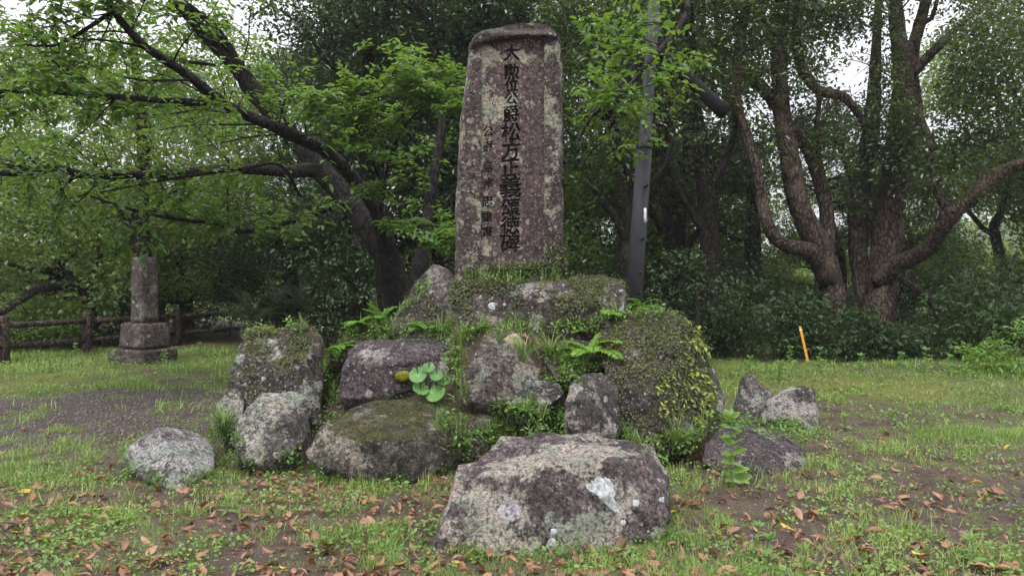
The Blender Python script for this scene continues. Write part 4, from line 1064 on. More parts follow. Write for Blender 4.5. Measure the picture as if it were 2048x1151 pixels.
def build_right_trees():
    t = Tree('gnarled_tree', drop(P(1670, 690, 16.0)), 'pinkish brown trunk with a dark hollow and a long bowed limb to its left', 'twisted trees at the right', seed=21)
    t.limb([(1672, 720, 16.0, 53.3), (1668, 640, 16.0, 48.2), (1662, 570, 16.0, 46.4), (1640, 500, 16.0, 44.7), (1606, 430, 16.0, 41.3), (1588, 370, 16.0, 39.6), (1577, 300, 16.0, 37.8), (1562, 210, 16.0, 32.7), (1557, 110, 16.0, 30.1), (1563, 20, 16.0, 28.4), (1572, -90, 16.0, 22.4), (1590, -220, 16.0, 12.9), (1600, -330, 16.0, 5.2)], 14, 6, 0.07)
    t.limb([(1655, 560, 15.9, 37.8), (1622, 505, 15.6, 31.0), (1575, 492, 15.4, 28.4), (1545, 468, 15.3, 26.7), (1527, 420, 15.3, 24.9), (1515, 345, 15.3, 21.5), (1494, 275, 15.4, 19.8), (1472, 190, 15.5, 17.2), (1478, 90, 15.6, 15.5), (1498, -10, 15.7, 13.8), (1510, -120, 15.8, 7.7)], 11, 6, 0.07)
    t.limb([(1582, 270, 16.0, 31.0), (1556, 215, 16.1, 27.5), (1520, 172, 16.2, 24.9), (1488, 138, 16.3, 22.4), (1482, 70, 16.4, 20.6), (1500, -10, 16.5, 17.2), (1508, -120, 16.5, 9.5)], 10, 6, 0.08)
    t.limb([(1655, 520, 16.3, 25.8), (1655, 440, 16.5, 27.5), (1645, 380, 16.6, 26.7), (1626, 320, 16.7, 24.9), (1604, 282, 16.7, 23.2), (1580, 250, 16.6, 17.2)], 10, 6, 0.08)
    t.limb([(1634, 335, 16.7, 15.5), (1634, 260, 16.6, 10.3), (1637, 190, 16.5, 8.6), (1622, 165, 16.4, 20.6), (1604, 135, 16.4, 20.6), (1590, 60, 16.4, 15.5), (1600, -40, 16.4, 8.6)], 9)
    t.limb([(1618, 165, 16.4, 17.2), (1645, 184, 16.3, 21.5), (1680, 190, 16.3, 19.8), (1706, 212, 16.3, 17.2), (1728, 250, 16.4, 13.8), (1735, 320, 16.5, 10.3)], 9)
    t.side(0, 14, 1.5, 1, lo=0.5); t.side(1, 8, 1.0, 1, lo=0.5); t.side(4, 6, 1.0, 0.9)
    t.blobs([(1560, 20, 15.8, 110, 80, 90), (1640, 30, 15.8, 80, 50, 60), (1600, 130, 15.5, 40, 70, 25), (1500, 60, 15.6, 70, 90, 50), (1590, -120, 16.0, 160, 100, 160), (1660, 300, 16.2, 40, 40, 18), (1665, 255, 16.3, 30, 26, 14), (1540, 330, 15.8, 40, 60, 20), (1700, 20, 16, 60, 50, 40)],
            13, 0.30, 0.08, 0.48, T_DIAM)
    t.leafy(6, 0.085, 0.5, T_DIAM)
    global HOLLOW_TREE
    HOLLOW_TREE = t.done('bark_brown', 'leaf_ever')
    t = Tree('gnarled_tree', drop(P(1745, 690, 16.8)), 'thickest trunk at the right, with a mossy limb sweeping out to the right', 'twisted trees at the right', seed=22)
    t.limb([(1728, 740, 16.6, 75.7), (1745, 660, 16.6, 65.4), (1764, 590, 16.7, 58.5), (1772, 500, 16.8, 58.5), (1780, 420, 16.8, 55.0), (1792, 340, 16.8, 51.6), (1802, 240, 16.8, 44.7), (1806, 150, 16.8, 37.8), (1795, 60, 16.8, 29.2), (1786, -40, 16.8, 22.4), (1780, -160, 16.8, 15.5), (1775, -300, 16.8, 6.0)], 14, 6, 0.07)
    t.limb([(1765, 560, 16.6, 44.7), (1792, 530, 16.2, 37.8), (1830, 512, 15.9, 32.7), (1862, 490, 15.6, 31.8), (1884, 455, 15.3, 32.7), (1905, 425, 15.1, 37.8), (1940, 400, 14.9, 31.0), (1968, 370, 14.7, 28.4), (1990, 348, 14.6, 26.7), (2030, 332, 14.4, 24.9), (2075, 318, 14.2, 22.4), (2150, 280, 13.9, 15.5)], 12, 6, 0.07)
    t.limb([(1906, 424, 15.1, 29.2), (1888, 402, 15.2, 23.2), (1872, 360, 15.3, 18.1), (1868, 310, 15.4, 17.2), (1856, 270, 15.5, 13.8), (1840, 230, 15.6, 10.3)], 9)
    t.limb([(1790, 400, 17.0, 34.4), (1818, 340, 17.1, 31.0), (1832, 280, 17.2, 27.5), (1830, 200, 17.2, 24.1), (1822, 130, 17.2, 24.1), (1836, 60, 17.1, 22.4), (1852, 0, 17.0, 20.6), (1870, -90, 17.0, 12.9)], 10)
    t.limb([(1822, 150, 17.0, 20.6), (1858, 112, 16.8, 19.8), (1888, 82, 16.6, 17.2), (1926, 44, 16.5, 15.5), (1975, 0, 16.4, 12.0), (2020, -60, 16.3, 7.7)], 9)
    t.limb([(1838, 52, 17.1, 12.0), (1858, 40, 16.9, 10.3), (1866, 30, 16.8, 8.6), (1880, -20, 16.6, 6.9)], 7)
    t.limb([(1740, 640, 17.0, 34.4), (1718, 520, 17.2, 34.4), (1716, 420, 17.3, 36.1), (1728, 340, 17.4, 34.4), (1742, 250, 17.4, 29.2), (1750, 150, 17.4, 22.4), (1755, 40, 17.4, 15.5), (1760, -80, 17.4, 6.9)], 10)
    t.limb([(1800, 556, 16.6, 12.0), (1835, 580, 16.5, 14.6), (1862, 600, 16.4, 18.9), (1885, 640, 16.3, 20.6), (1895, 680, 16.2, 20.6)], 8)
    t.limb([(1716, 400, 17.2, 7.7), (1695, 340, 17.1, 7.7), (1675, 290, 17.0, 6.9), (1655, 275, 17.0, 6.0)], 7)
    t.side(0, 12, 1.6, 1, lo=0.5); t.side(1, 10, 1.0, 1, lo=0.5); t.side(4, 8, 1.2, 0.9); t.side(3, 8, 1.0, 1, lo=0.5)
    t.leafy(6, 0.085, 0.5, T_DIAM)
    t.blobs([(1745, 70, 16.6, 60, 80, 60), (1760, 200, 16.4, 70, 90, 80), (1770, 300, 16.3, 60, 70, 50), (1790, 250, 16.2, 50, 60, 40), (1800, -60, 16.8, 150, 80, 150), (1960, 110, 15.5, 100, 90, 120), (2010, 220, 15.0, 110, 90, 110), (1930, 250, 15.4, 80, 70, 70),
             (1900, 330, 15.2, 60, 60, 45), (1960, 40, 16.0, 90, 60, 70), (2080, 120, 14.8, 90, 120, 90), (1840, 330, 15.6, 40, 60, 26), (1700, 380, 16.8, 26, 60, 18), (1915, 170, 15.8, 60, 60, 40), (1850, 400, 15.6, 40, 40, 18)],
            13, 0.30, 0.08, 0.48, T_DIAM)
    t.done('bark_brown', 'leaf_ever')
    t = Tree('gnarled_tree', drop(P(2005, 660, 22.0)), 'small forked tree standing farther back at the right edge', 'twisted trees at the right', seed=23)
    t.limb([(2010, 640, 22, 25.8), (2004, 540, 22, 22.4), (1994, 490, 22, 20.6), (1988, 452, 22, 18.9), (2000, 425, 22, 13.8), (2012, 380, 22, 10.3), (2020, 300, 22, 6.9)], 9)
    t.limb([(1990, 470, 22, 13.8), (1965, 455, 22, 10.3), (1940, 425, 21.8, 8.6), (1915, 390, 21.6, 6.0)], 8)
    t.blobs([(2010, 330, 22, 80, 60, 90), (1930, 380, 21.8, 60, 40, 50), (2060, 420, 22, 60, 60, 60), (1960, 540, 21, 70, 40, 40)], 12, 0.36, 0.10, 0.48, T_DIAM)
    t.done('bark_dark', 'leaf_far')
build_right_trees()

def build_mid_trees():
    specs = [
        ('slender_tree', 'dark trunk standing directly behind the foot of the steel pole', 31, 'bark_dark', 'leaf_ever',
         [[(1250, 700, 15.0, 46), (1252, 600, 15.0, 40), (1256, 500, 15.0, 34), (1250, 420, 15.0, 28), (1238, 330, 15.1, 24), (1222, 220, 15.1, 20), (1215, 100, 15.2, 18), (1235, 0, 15.2, 15), (1240, -140, 15.2, 8)],
          [(1254, 480, 15.0, 20), (1226, 430, 14.8, 15), (1196, 390, 14.6, 10), (1170, 360, 14.5, 6)],
          [(1256, 450, 15.0, 18), (1290, 380, 14.9, 13), (1330, 330, 14.8, 11), (1350, 250, 14.7, 7)]],
         [(1215, 60, 15.0, 90, 80, 90), (1180, 190, 14.8, 60, 90, 60), (1200, 330, 14.7, 60, 60, 34), (1260, 260, 14.8, 60, 80, 40), (1170, 470, 14.8, 40, 60, 26), (1130, 20, 15.4, 60, 60, 50)], 1),
        ('slender_tree', 'mossy dark trunk with crooked branches between the pole and the twisted trees', 32, 'bark_dark', 'leaf_ever',
         [[(1352, 700, 17.5, 44), (1350, 600, 17.5, 38), (1346, 500, 17.5, 32), (1336, 400, 17.5, 28), (1320, 300, 17.6, 24), (1310, 180, 17.6, 18), (1316, 40, 17.6, 12), (1320, -100, 17.6, 6)],
          [(1348, 540, 17.5, 18), (1390, 470, 17.3, 14), (1425, 455, 17.1, 10), (1480, 480, 17.0, 9), (1520, 462, 16.9, 6)],
          [(1346, 500, 17.5, 18), (1312, 440, 17.3, 14), (1290, 400, 17.2, 10)]],
         [(1320, 70, 17.6, 90, 80, 80), (1390, 380, 17.3, 60, 60, 40), (1460, 440, 17.0, 60, 40, 30), (1300, 520, 16.5, 50, 60, 26), (1480, 330, 17.4, 50, 50, 40)], 1),
        ('slender_tree', 'dark straight trunk high behind the left edge of the inscribed stone', 33, 'bark_dark', 'leaf_dark',
         [[(900, 720, 17.0, 52), (905, 560, 17.0, 46), (915, 400, 17.0, 42), (922, 250, 17.0, 38), (926, 120, 17.0, 34), (930, 0, 17.0, 30), (936, -140, 17.0, 18), (940, -280, 17.0, 7)],
          [(920, 190, 17.0, 24), (895, 128, 16.5, 20), (870, 80, 16.1, 18), (848, 36, 15.8, 16), (830, 0, 15.6, 14), (800, -80, 15.4, 8)],
          [(927, 100, 17.0, 18), (960, 40, 16.8, 14), (985, -30, 16.6, 9)]],
         [(900, 20, 16.4, 120, 70, 110), (1020, -10, 16.6, 110, 60, 80), (830, 110, 16.2, 70, 70, 60), (880, 250, 16.4, 70, 90, 90), (1000, 30, 17.2, 90, 40, 60), (860, 400, 16.6, 70, 90, 90)], 1),
        ('slender_tree', 'tall dark tree with a sinuous trunk above the cycads', 34, 'bark_dark', 'leaf_dark',
         [[(715, 700, 16.6, 46), (718, 560, 16.6, 42), (725, 420, 16.6, 38), (738, 300, 16.6, 34), (742, 210, 16.6, 32), (738, 120, 16.6, 28), (726, 30, 16.6, 26), (716, -60, 16.6, 20), (720, -200, 16.6, 8)],
          [(740, 200, 16.6, 18), (766, 150, 16.4, 13), (776, 70, 16.3, 11), (770, -20, 16.2, 8)],
          [(738, 240, 16.6, 14), (700, 180, 16.4, 11), (650, 120, 16.2, 9), (610, 60, 16.0, 7), (560, 20, 15.9, 4)]],
         [(720, 20, 16.2, 120, 80, 110), (640, 120, 16.0, 80, 80, 60), (790, 90, 16.2, 70, 90, 70), (690, 260, 16.4, 80, 80, 80), (800, 300, 16.6, 70, 90, 90), (580, 20, 16.0, 90, 60, 60), (660, 400, 16.8, 90, 80, 100)], 1),
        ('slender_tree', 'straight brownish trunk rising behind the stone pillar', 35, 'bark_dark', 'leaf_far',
         [[(296, 700, 17.2, 44), (290, 600, 17.2, 38), (284, 500, 17.2, 34), (282, 420, 17.2, 30), (288, 330, 17.3, 26), (282, 230, 17.3, 22), (270, 120, 17.4, 16), (260, 0, 17.4, 10)],
          [(284, 470, 17.2, 20), (240, 430, 17.0, 18), (215, 390, 16.9, 14), (180, 340, 16.8, 9)],
          [(284, 440, 17.2, 14), (330, 400, 17.0, 10), (370, 360, 16.8, 6)]],
         [(270, 140, 17.2, 130, 90, 120), (150, 250, 17.0, 110, 80, 90), (360, 300, 17.0, 100, 80, 100), (230, 330, 16.9, 80, 60, 60), (400, 180, 17.2, 90, 80, 80), (420, 420, 17.0, 110, 60, 90)], 1),
        ('slender_tree', 'low crooked tree leaning over the fence at the left edge', 36, 'bark_dark', 'leaf_far',
         [[(190, 690, 17.0, 26), (180, 620, 17.0, 24), (165, 575, 16.9, 22), (130, 572, 16.6, 20), (85, 575, 16.3, 18), (40, 600, 16.0, 16), (0, 625, 15.7, 14), (-60, 640, 15.4, 8)],
          [(160, 575, 16.9, 16), (120, 540, 16.7, 14), (60, 540, 16.4, 10), (0, 520, 16.2, 6)],
          [(170, 580, 17, 14), (200, 510, 17, 10), (180, 430, 16.9, 7)]],
         [(60, 480, 16.5, 120, 70, 110), (150, 430, 16.8, 90, 60, 70), (30, 400, 16.6, 90, 60, 70), (220, 560, 16.8, 60, 60, 50), (110, 640, 16.6, 80, 40, 40)], 1),
    ]
    for nm, lb, sd, bark, leaf, limbs, bl, lv in specs:
        b = limbs[0][0]
        t = Tree(nm, drop(P(b[0], b[1], b[2])), lb, 'trees along the edge of the wood', seed=sd)
        for i, l in enumerate(limbs):
            t.limb(l, 9)
            t.side(i, 7, 1.1, 1, lo=0.35)
        t.leafy(6, 0.085, 0.48, T_DIAM)
        t.blobs(bl, 12, 0.34, 0.09, 0.48, T_DIAM)
        t.done(bark, leaf)
build_mid_trees()

# ------------------------------------------------------------------ evergreens behind, copied from three prototypes
def proto_tree(seed, h, leaf, size, nblob, sprays, spread, low):
    rng = np.random.RandomState(seed)
    root = empty('forest_tree', (0, 0, 0))
    T = Tubes(seed)
    q = [Vector((0, 0, -0.4))]; d = np.array([0, 0, 1.0])
    for i in range(8):
        d = nrm(d + rng.normal(0, 0.09, 3) * np.array([1, 1, 0.2])); q.append(q[-1] + Vector(d * h / 8))
    pp, rr = T.add(q, np.linspace(0.24, 0.03, 9), 9, 4, 0.08)
    bl = []
    for i in range(nblob):
        f = rng.uniform(low, 1.0); k = int(f * (len(pp) - 1))
        a = rng.uniform(0, 2 * PI); ln = spread * rng.uniform(0.45, 1.0) * (1.15 - 0.55 * f)
        s = pp[k]; e = s + np.array([math.cos(a) * ln, math.sin(a) * ln, rng.uniform(0.1, 0.9)])
        T.add([s, (s + e) / 2 + np.array([0, 0, -0.1]), e], [rr[k] * 0.45 + 0.012, 0.03, 0.01], 6, 3, 0.08)
        bl.append((e, rng.uniform(0.7, 1.2), rng.uniform(0.7, 1.2), rng.uniform(0.5, 0.8), sprays))
    L = Leaves()
    spray(L, blob_centres(bl, rng), 12, 0.36, size, 0.48, T_DIAM, rng)
    T.build('trunk', M['bark_dark'], root)
    o = L.build('crown', M[leaf], root); o['kind'] = 'stuff'
    return root
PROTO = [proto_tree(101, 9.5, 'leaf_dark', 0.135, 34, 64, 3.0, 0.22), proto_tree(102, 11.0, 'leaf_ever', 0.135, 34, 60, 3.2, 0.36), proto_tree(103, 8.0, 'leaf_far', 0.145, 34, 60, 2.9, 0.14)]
rf = random.Random(5)
first = [True, True, True]
ROWS = [  # (x, y, proto, scale, label)
    (-9.2, 21.0, 2, 0.85, 'pale tree behind the fence, left of the pillar'), (-6.0, 19.2, 0, 1.05, 'dark evergreen behind the fence, above the cycads'), (-3.6, 19.6, 0, 1.1, 'dark evergreen straight behind the cherry trunk'),
    (-1.2, 19.4, 0, 0.95, 'dark evergreen straight behind the inscribed stone'), (1.4, 20.2, 1, 1.1, 'broad green tree behind the right edge of the inscribed stone'), (3.6, 20.4, 1, 1.05, 'broad green tree behind the steel pole'),
    (6.2, 20.8, 1, 1.1, 'broad green tree behind the bowed limb'), (8.8, 20.0, 1, 0.56, 'broad green tree behind the thickest trunk'), (11.2, 20.6, 0, 0.56, 'dark evergreen behind the sweeping mossy limb'), (13.5, 19.0, 1, 1.05, 'broad green tree cut by the right edge'),
    (-12.5, 20.0, 2, 1.0, 'pale green tree behind the left end of the fence'), (-15.0, 17.5, 2, 0.95, 'pale green tree cut by the left edge'),
    (-11.0, 24.5, 2, 0.95, 'pale misty tree in the back row left of the pillar'), (-7.5, 24, 2, 1.05, 'pale misty tree in the back row behind the pillar'), (-4.0, 24.5, 1, 1.25, 'green back row tree above the cherry fork'),
    (-0.5, 24.2, 2, 1.1, 'pale back row tree above the inscribed stone'), (3.0, 25, 2, 1.2, 'pale back row tree seen between the inscribed stone and the pole'), (6.0, 25.5, 2, 1.15, 'pale back row tree right of the pole'), (9.5, 25, 2, 0.62, 'pale back row tree between the twisted trunks'),
    (13.0, 24.5, 2, 0.66, 'pale back row tree under the sweeping limb'), (16.5, 24, 2, 1.1, 'pale back row tree at the far right'), (-18.5, 22, 2, 1.1, 'pale back row tree beyond the left edge'), (17.0, 19, 1, 1.05, 'broad green tree beyond the right edge'),
    (4.5, 30, 1, 1.2, 'tall back tree high behind the twisted trees')]
for x, y, k, s, lb in ROWS:
    o = PROTO[k] if first[k] else copy_tree(PROTO[k])
    first[k] = False
    o.location = (x + rf.uniform(-.5, .5), y + rf.uniform(-.4, .4), float(gh(x, y)) - 0.05)
    o.rotation_euler = (0, 0, rf.uniform(0, 6.28)); s *= rf.uniform(0.95, 1.05); o.scale = (s, s, s)
    tag(o, lb, 'tree', 'trees of the wood behind the clearing')

def far_wood():
    rng = np.random.RandomState(77)
    n = 420
    x = rng.uniform(-48, 48, n); y = rng.uniform(30, 62, n)
    z = gh(x, y) + rng.uniform(0.5, 9.0, n)
    bl = [((x[i], y[i], z[i]), rng.uniform(1.6, 3.0), 1.8, rng.uniform(1.2, 2.2), 38) for i in range(n)]
    L = Leaves(); spray(L, blob_centres(bl, rng), 7, 0.8, 0.30, 0.6, T_DIAM, rng)
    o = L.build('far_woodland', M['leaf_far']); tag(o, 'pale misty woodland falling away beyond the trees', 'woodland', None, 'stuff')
far_wood()

def hills():
    xs = np.linspace(-260, 260, 90); ys = np.linspace(110, 260, 30)
    X, Y = np.meshgrid(xs, ys)
    Z = -14 + 26 * np.exp(-((X - 120) / 70) ** 2 - ((Y - 190) / 55) ** 2) + 20 * np.exp(-((X + 130) / 90) ** 2 - ((Y - 200) / 50) ** 2) + 7 * fbm(X * 0.06, Y * 0.06, 81, 5)
    i = np.arange(29)[:, None]; j = np.arange(89)[None]
    Fq = np.stack([i * 90 + j, i * 90 + j + 1, (i + 1) * 90 + j + 1, (i + 1) * 90 + j], -1).reshape(-1, 4)
    me = np_mesh('hills', np.stack([X, Y, Z], -1).reshape(-1, 3), Fq, True)
    k = NT('hill_wood'); tc = k.n('TexCoord').outputs['Object']
    a = k.noise(tc, 0.25, 8, 0.7)
    m = k.done(k.bsdf(k.mix(k.ramp(a, 0.35, 0.65), (0.03, 0.05, 0.02), (0.09, 0.12, 0.04)), 0.9, k.bump(a, 1.0, 2.0), 0.2))
    o = link('hills', me, m); tag(o, 'wooded hill far beyond the trees', None, None, 'structure')
hills()
# ------------------------------------------------------------------ shrubs and undergrowth
def shrub(name, base, label, h, w, leaf, size, sprays, seed, group=None, width=0.5, tpl=T_DIAM, n=9, rad=0.2, stems=6, tilt=0.45, droop=0.3):
    rng = np.random.RandomState(seed)
    root = empty(name, base, label, 'shrub', group)
    T = Tubes(seed)
    bl = []
    for i in range(stems):
        a = rng.uniform(0, 2 * PI); r = w * 0.5 * rng.uniform(0.2, 0.9)
        e = Vector((math.cos(a) * r, math.sin(a) * r * 0.7, h * rng.uniform(0.55, 0.95)))
        b = Vector(base) - Vector((0, 0, 0.05))
        T.add([b + Vector((math.cos(a) * 0.04, math.sin(a) * 0.04, 0)), b + e * 0.5 + Vector((0, 0, 0.05)), b + e], [0.014, 0.010, 0.004], 5, 3, 0.05)
    nb = max(5, int(7 * w))
    for i in range(nb):
        a = rng.uniform(0, 2 * PI); r = w * 0.5 * math.sqrt(rng.uniform(0, 1)); f = rng.uniform(0.12, 1.0)
        bl.append(((base[0] + math.cos(a) * r, base[1] + math.sin(a) * r * 0.8, base[2] + f * h * rng.uniform(0.55, 1.35) * (1 - 0.35 * (r / (w * 0.5 + 1e-6)) ** 2)), 0.28 * w, 0.24 * w, 0.2 * h, int(sprays / nb)))
    L = Leaves(); spray(L, blob_centres(bl, rng, 0.5), n, rad, size, width, tpl, rng, tilt=tilt, droop=droop)
    keep = None
    T.build('stem', M['twig'], root)
    o = L.build('foliage', M[leaf], root); o['kind'] = 'stuff'
    return root

US = [  # undergrowth at the right: px, d, height, width, leaf material, leaf size, label
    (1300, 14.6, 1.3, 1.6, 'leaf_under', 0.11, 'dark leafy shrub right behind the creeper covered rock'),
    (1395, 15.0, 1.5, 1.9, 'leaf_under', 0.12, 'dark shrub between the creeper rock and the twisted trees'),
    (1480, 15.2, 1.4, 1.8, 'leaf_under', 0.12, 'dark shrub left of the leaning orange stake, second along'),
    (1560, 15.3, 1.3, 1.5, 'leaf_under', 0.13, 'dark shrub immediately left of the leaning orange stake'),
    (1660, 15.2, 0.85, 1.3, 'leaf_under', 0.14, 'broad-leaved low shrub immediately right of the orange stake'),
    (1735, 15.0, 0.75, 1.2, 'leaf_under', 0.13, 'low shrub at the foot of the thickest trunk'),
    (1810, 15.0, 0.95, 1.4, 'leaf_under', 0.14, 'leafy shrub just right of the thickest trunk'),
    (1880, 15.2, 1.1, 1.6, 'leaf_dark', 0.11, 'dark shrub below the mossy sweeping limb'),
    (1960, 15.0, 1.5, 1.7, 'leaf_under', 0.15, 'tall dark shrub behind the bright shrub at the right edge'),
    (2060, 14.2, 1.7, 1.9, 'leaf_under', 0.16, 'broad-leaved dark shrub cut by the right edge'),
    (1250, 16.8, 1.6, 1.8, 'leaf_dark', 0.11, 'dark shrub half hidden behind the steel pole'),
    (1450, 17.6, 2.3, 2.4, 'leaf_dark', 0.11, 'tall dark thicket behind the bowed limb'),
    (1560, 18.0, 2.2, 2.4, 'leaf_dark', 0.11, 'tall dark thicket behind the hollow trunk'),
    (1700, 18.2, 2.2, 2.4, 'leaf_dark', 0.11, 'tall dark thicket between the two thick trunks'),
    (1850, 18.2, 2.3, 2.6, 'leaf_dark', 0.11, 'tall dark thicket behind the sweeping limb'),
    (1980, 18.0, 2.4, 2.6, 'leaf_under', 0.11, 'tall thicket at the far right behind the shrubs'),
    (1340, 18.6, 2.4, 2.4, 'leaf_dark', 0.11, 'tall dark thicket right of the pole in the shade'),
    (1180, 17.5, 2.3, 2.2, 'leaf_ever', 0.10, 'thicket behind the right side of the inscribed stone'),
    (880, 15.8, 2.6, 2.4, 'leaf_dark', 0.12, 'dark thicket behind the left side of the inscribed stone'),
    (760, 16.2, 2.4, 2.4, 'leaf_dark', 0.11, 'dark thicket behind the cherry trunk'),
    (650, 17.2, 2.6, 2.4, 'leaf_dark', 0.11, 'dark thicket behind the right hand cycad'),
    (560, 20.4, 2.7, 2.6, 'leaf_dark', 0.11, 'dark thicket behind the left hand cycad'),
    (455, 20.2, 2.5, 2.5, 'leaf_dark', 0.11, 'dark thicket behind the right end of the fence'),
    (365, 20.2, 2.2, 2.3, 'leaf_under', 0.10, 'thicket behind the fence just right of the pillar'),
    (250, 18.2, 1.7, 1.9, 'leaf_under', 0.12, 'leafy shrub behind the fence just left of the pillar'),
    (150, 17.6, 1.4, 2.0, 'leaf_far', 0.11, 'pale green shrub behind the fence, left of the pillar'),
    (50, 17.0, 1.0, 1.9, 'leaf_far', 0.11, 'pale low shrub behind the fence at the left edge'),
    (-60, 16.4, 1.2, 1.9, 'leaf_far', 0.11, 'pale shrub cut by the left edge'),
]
for i, (px, d, h, w, lf, sz, lb) in enumerate(US):
    b = drop(P(px, 690, d))
    big = d > 16.5
    h *= (0.62, 1.15, 0.85, 1.3, 0.95, 1.2, 0.75)[i % 7] if px > 1200 else 1.0
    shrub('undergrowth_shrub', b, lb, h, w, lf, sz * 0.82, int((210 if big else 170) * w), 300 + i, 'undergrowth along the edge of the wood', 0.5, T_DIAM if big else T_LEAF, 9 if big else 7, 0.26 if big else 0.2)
shrub('bright_shrub', drop(P(2020, 740, 12.6)), 'bright yellow green shrub at the right edge of the clearing', 0.95, 1.25, 'leaf_shrub', 0.10, 190, 351, None, 0.42, T_LEAF, 8, 0.16)
shrub('reddish_shrub', drop(P(2020, 560, 19.5)), 'tall broad-leaved shrub with big pale leaves at the far right', 2.1, 1.6, 'leaf_under', 0.18, 120, 352, None, 0.7, T_LEAF, 6, 0.22)

# cycads in the shade behind the fence
def frond_arrays(base, az, el, length, bend, npin, plen, pw, rng, vshape=0.35, taper_lo=0.35):
    """one pinnate frond: midrib points and its leaflets"""
    k = 10
    q = [Vector(base)]; e = el
    for i in range(k):
        q.append(q[-1] + Vector((math.cos(az) * math.cos(e), math.sin(az) * math.cos(e), math.sin(e))) * (length / k)); e -= bend / k
    q = np.array([tuple(a) for a in q])
    f = np.linspace(0.10, 0.99, npin)
    idx = np.minimum((f * k).astype(int), k - 1); t = (f * k - idx)[:, None]
    p = q[idx] * (1 - t) + q[idx + 1] * t
    tg = nrm(q[idx + 1] - q[idx])
    sd = nrm(np.cross(tg, np.array([0, 0, 1.0]))); up = np.cross(sd, tg)
    ln = plen * np.minimum(1.0, taper_lo + f * 2.6) * np.sqrt(np.maximum(0.03, 1 - f ** 2.2))
    P_, A_, U_, S_ = [], [], [], []
    for s in (-1, 1):
        P_.append(p); A_.append(sd * s * 0.95 + tg * 0.45 + up * vshape + rng.normal(0, 0.06, (npin, 3))); U_.append(up + rng.normal(0, 0.1, (npin, 3))); S_.append(ln * rng.uniform(0.9, 1.08, npin))
    return q, np.concatenate(P_), np.concatenate(A_), np.concatenate(U_), np.concatenate(S_)

def cycad(px, py, d, th, label, seed):
    rng = np.random.RandomState(seed)
    b = drop(P(px, py, d))
    root = empty('cycad', b, label, 'cycad', 'cycads in the shade behind the fence')
    T = Tubes(seed); T.add([b - Vector((0, 0, 0.1)), b + Vector((0.02, 0, th * 0.5)), b + Vector((0.03, 0, th))], [0.17, 0.19, 0.15], 12, 6, 0.16); T.build('trunk', M['cycad_trunk'], root)
    for i in range(24):
        az = i * 2.4 + rng.uniform(-.2, .2); el = math.radians(rng.uniform(15, 80))
        q, p, a, u, s = frond_arrays(b + Vector((0.03, 0, th)), az, el, rng.uniform(0.95, 1.35), math.radians(rng.uniform(35, 75)), 34, 0.14, 0.1, rng)
        L = Leaves(); L.add(p, a, u, s, 0.12, T_DIAM)
        o = L.build('frond', M['cycad'], root)
        T = Tubes(i); T.add([Vector(v) for v in q], np.linspace(0.012, 0.003, len(q)), 4, 1, 0.0); T.build('midrib', M['cycad'], o) if False else None
cycad(500, 680, 16.6, 0.55, 'left hand cycad with arching grey green fronds behind the fence end', 401)
cycad(555, 680, 17.0, 0.75, 'middle cycad with a stout dark trunk', 402)
cycad(610, 680, 16.4, 0.85, 'right hand cycad beside the tall upright rock', 403)

# ------------------------------------------------------------------ what grows on the monument
dgv = bpy.context.evaluated_depsgraph_get()
def surf_hit(px, py):
    """first surface seen at a pixel of the photograph"""
    dgv.update()
    t = P(px, py, 10.0)
    ok, loc, nor, *_ = SC.ray_cast(dgv, CAM, (t - CAM).normalized())
    return (loc, nor) if ok and loc.y < 12.5 else (None, None)

bpy.context.view_layer.update()
dgv = bpy.context.evaluated_depsgraph_get()

def fern(loc, label, fronds, seed, rise=0.0, group='ferns on the monument mound'):
    """fronds: (azimuth deg, elevation deg, length, bend deg)"""
    rng = np.random.RandomState(seed)
    root = empty('fern', loc, label, 'fern', group)
    for az, el, ln, bd in fronds:
        ln *= 1.4
        q, p, a, u, s = frond_arrays(Vector(loc) + Vector((0, 0, rise)), math.radians(az), math.radians(el), ln, math.radians(bd), 22, ln * 0.25, 0.2, rng, 0.05, 0.55)
        L = Leaves(); L.add(p, a, u, s, 0.30, T_LEAF)
        T = Tubes(seed); T.add([Vector(v) for v in q], np.linspace(0.0035, 0.001, len(q)), 4, 1, 0.0)
        o = L.build('frond', M['fern'], root)
        T.build('midrib', M['stem'], o).matrix_parent_inverse = o.matrix_parent_inverse
    return root

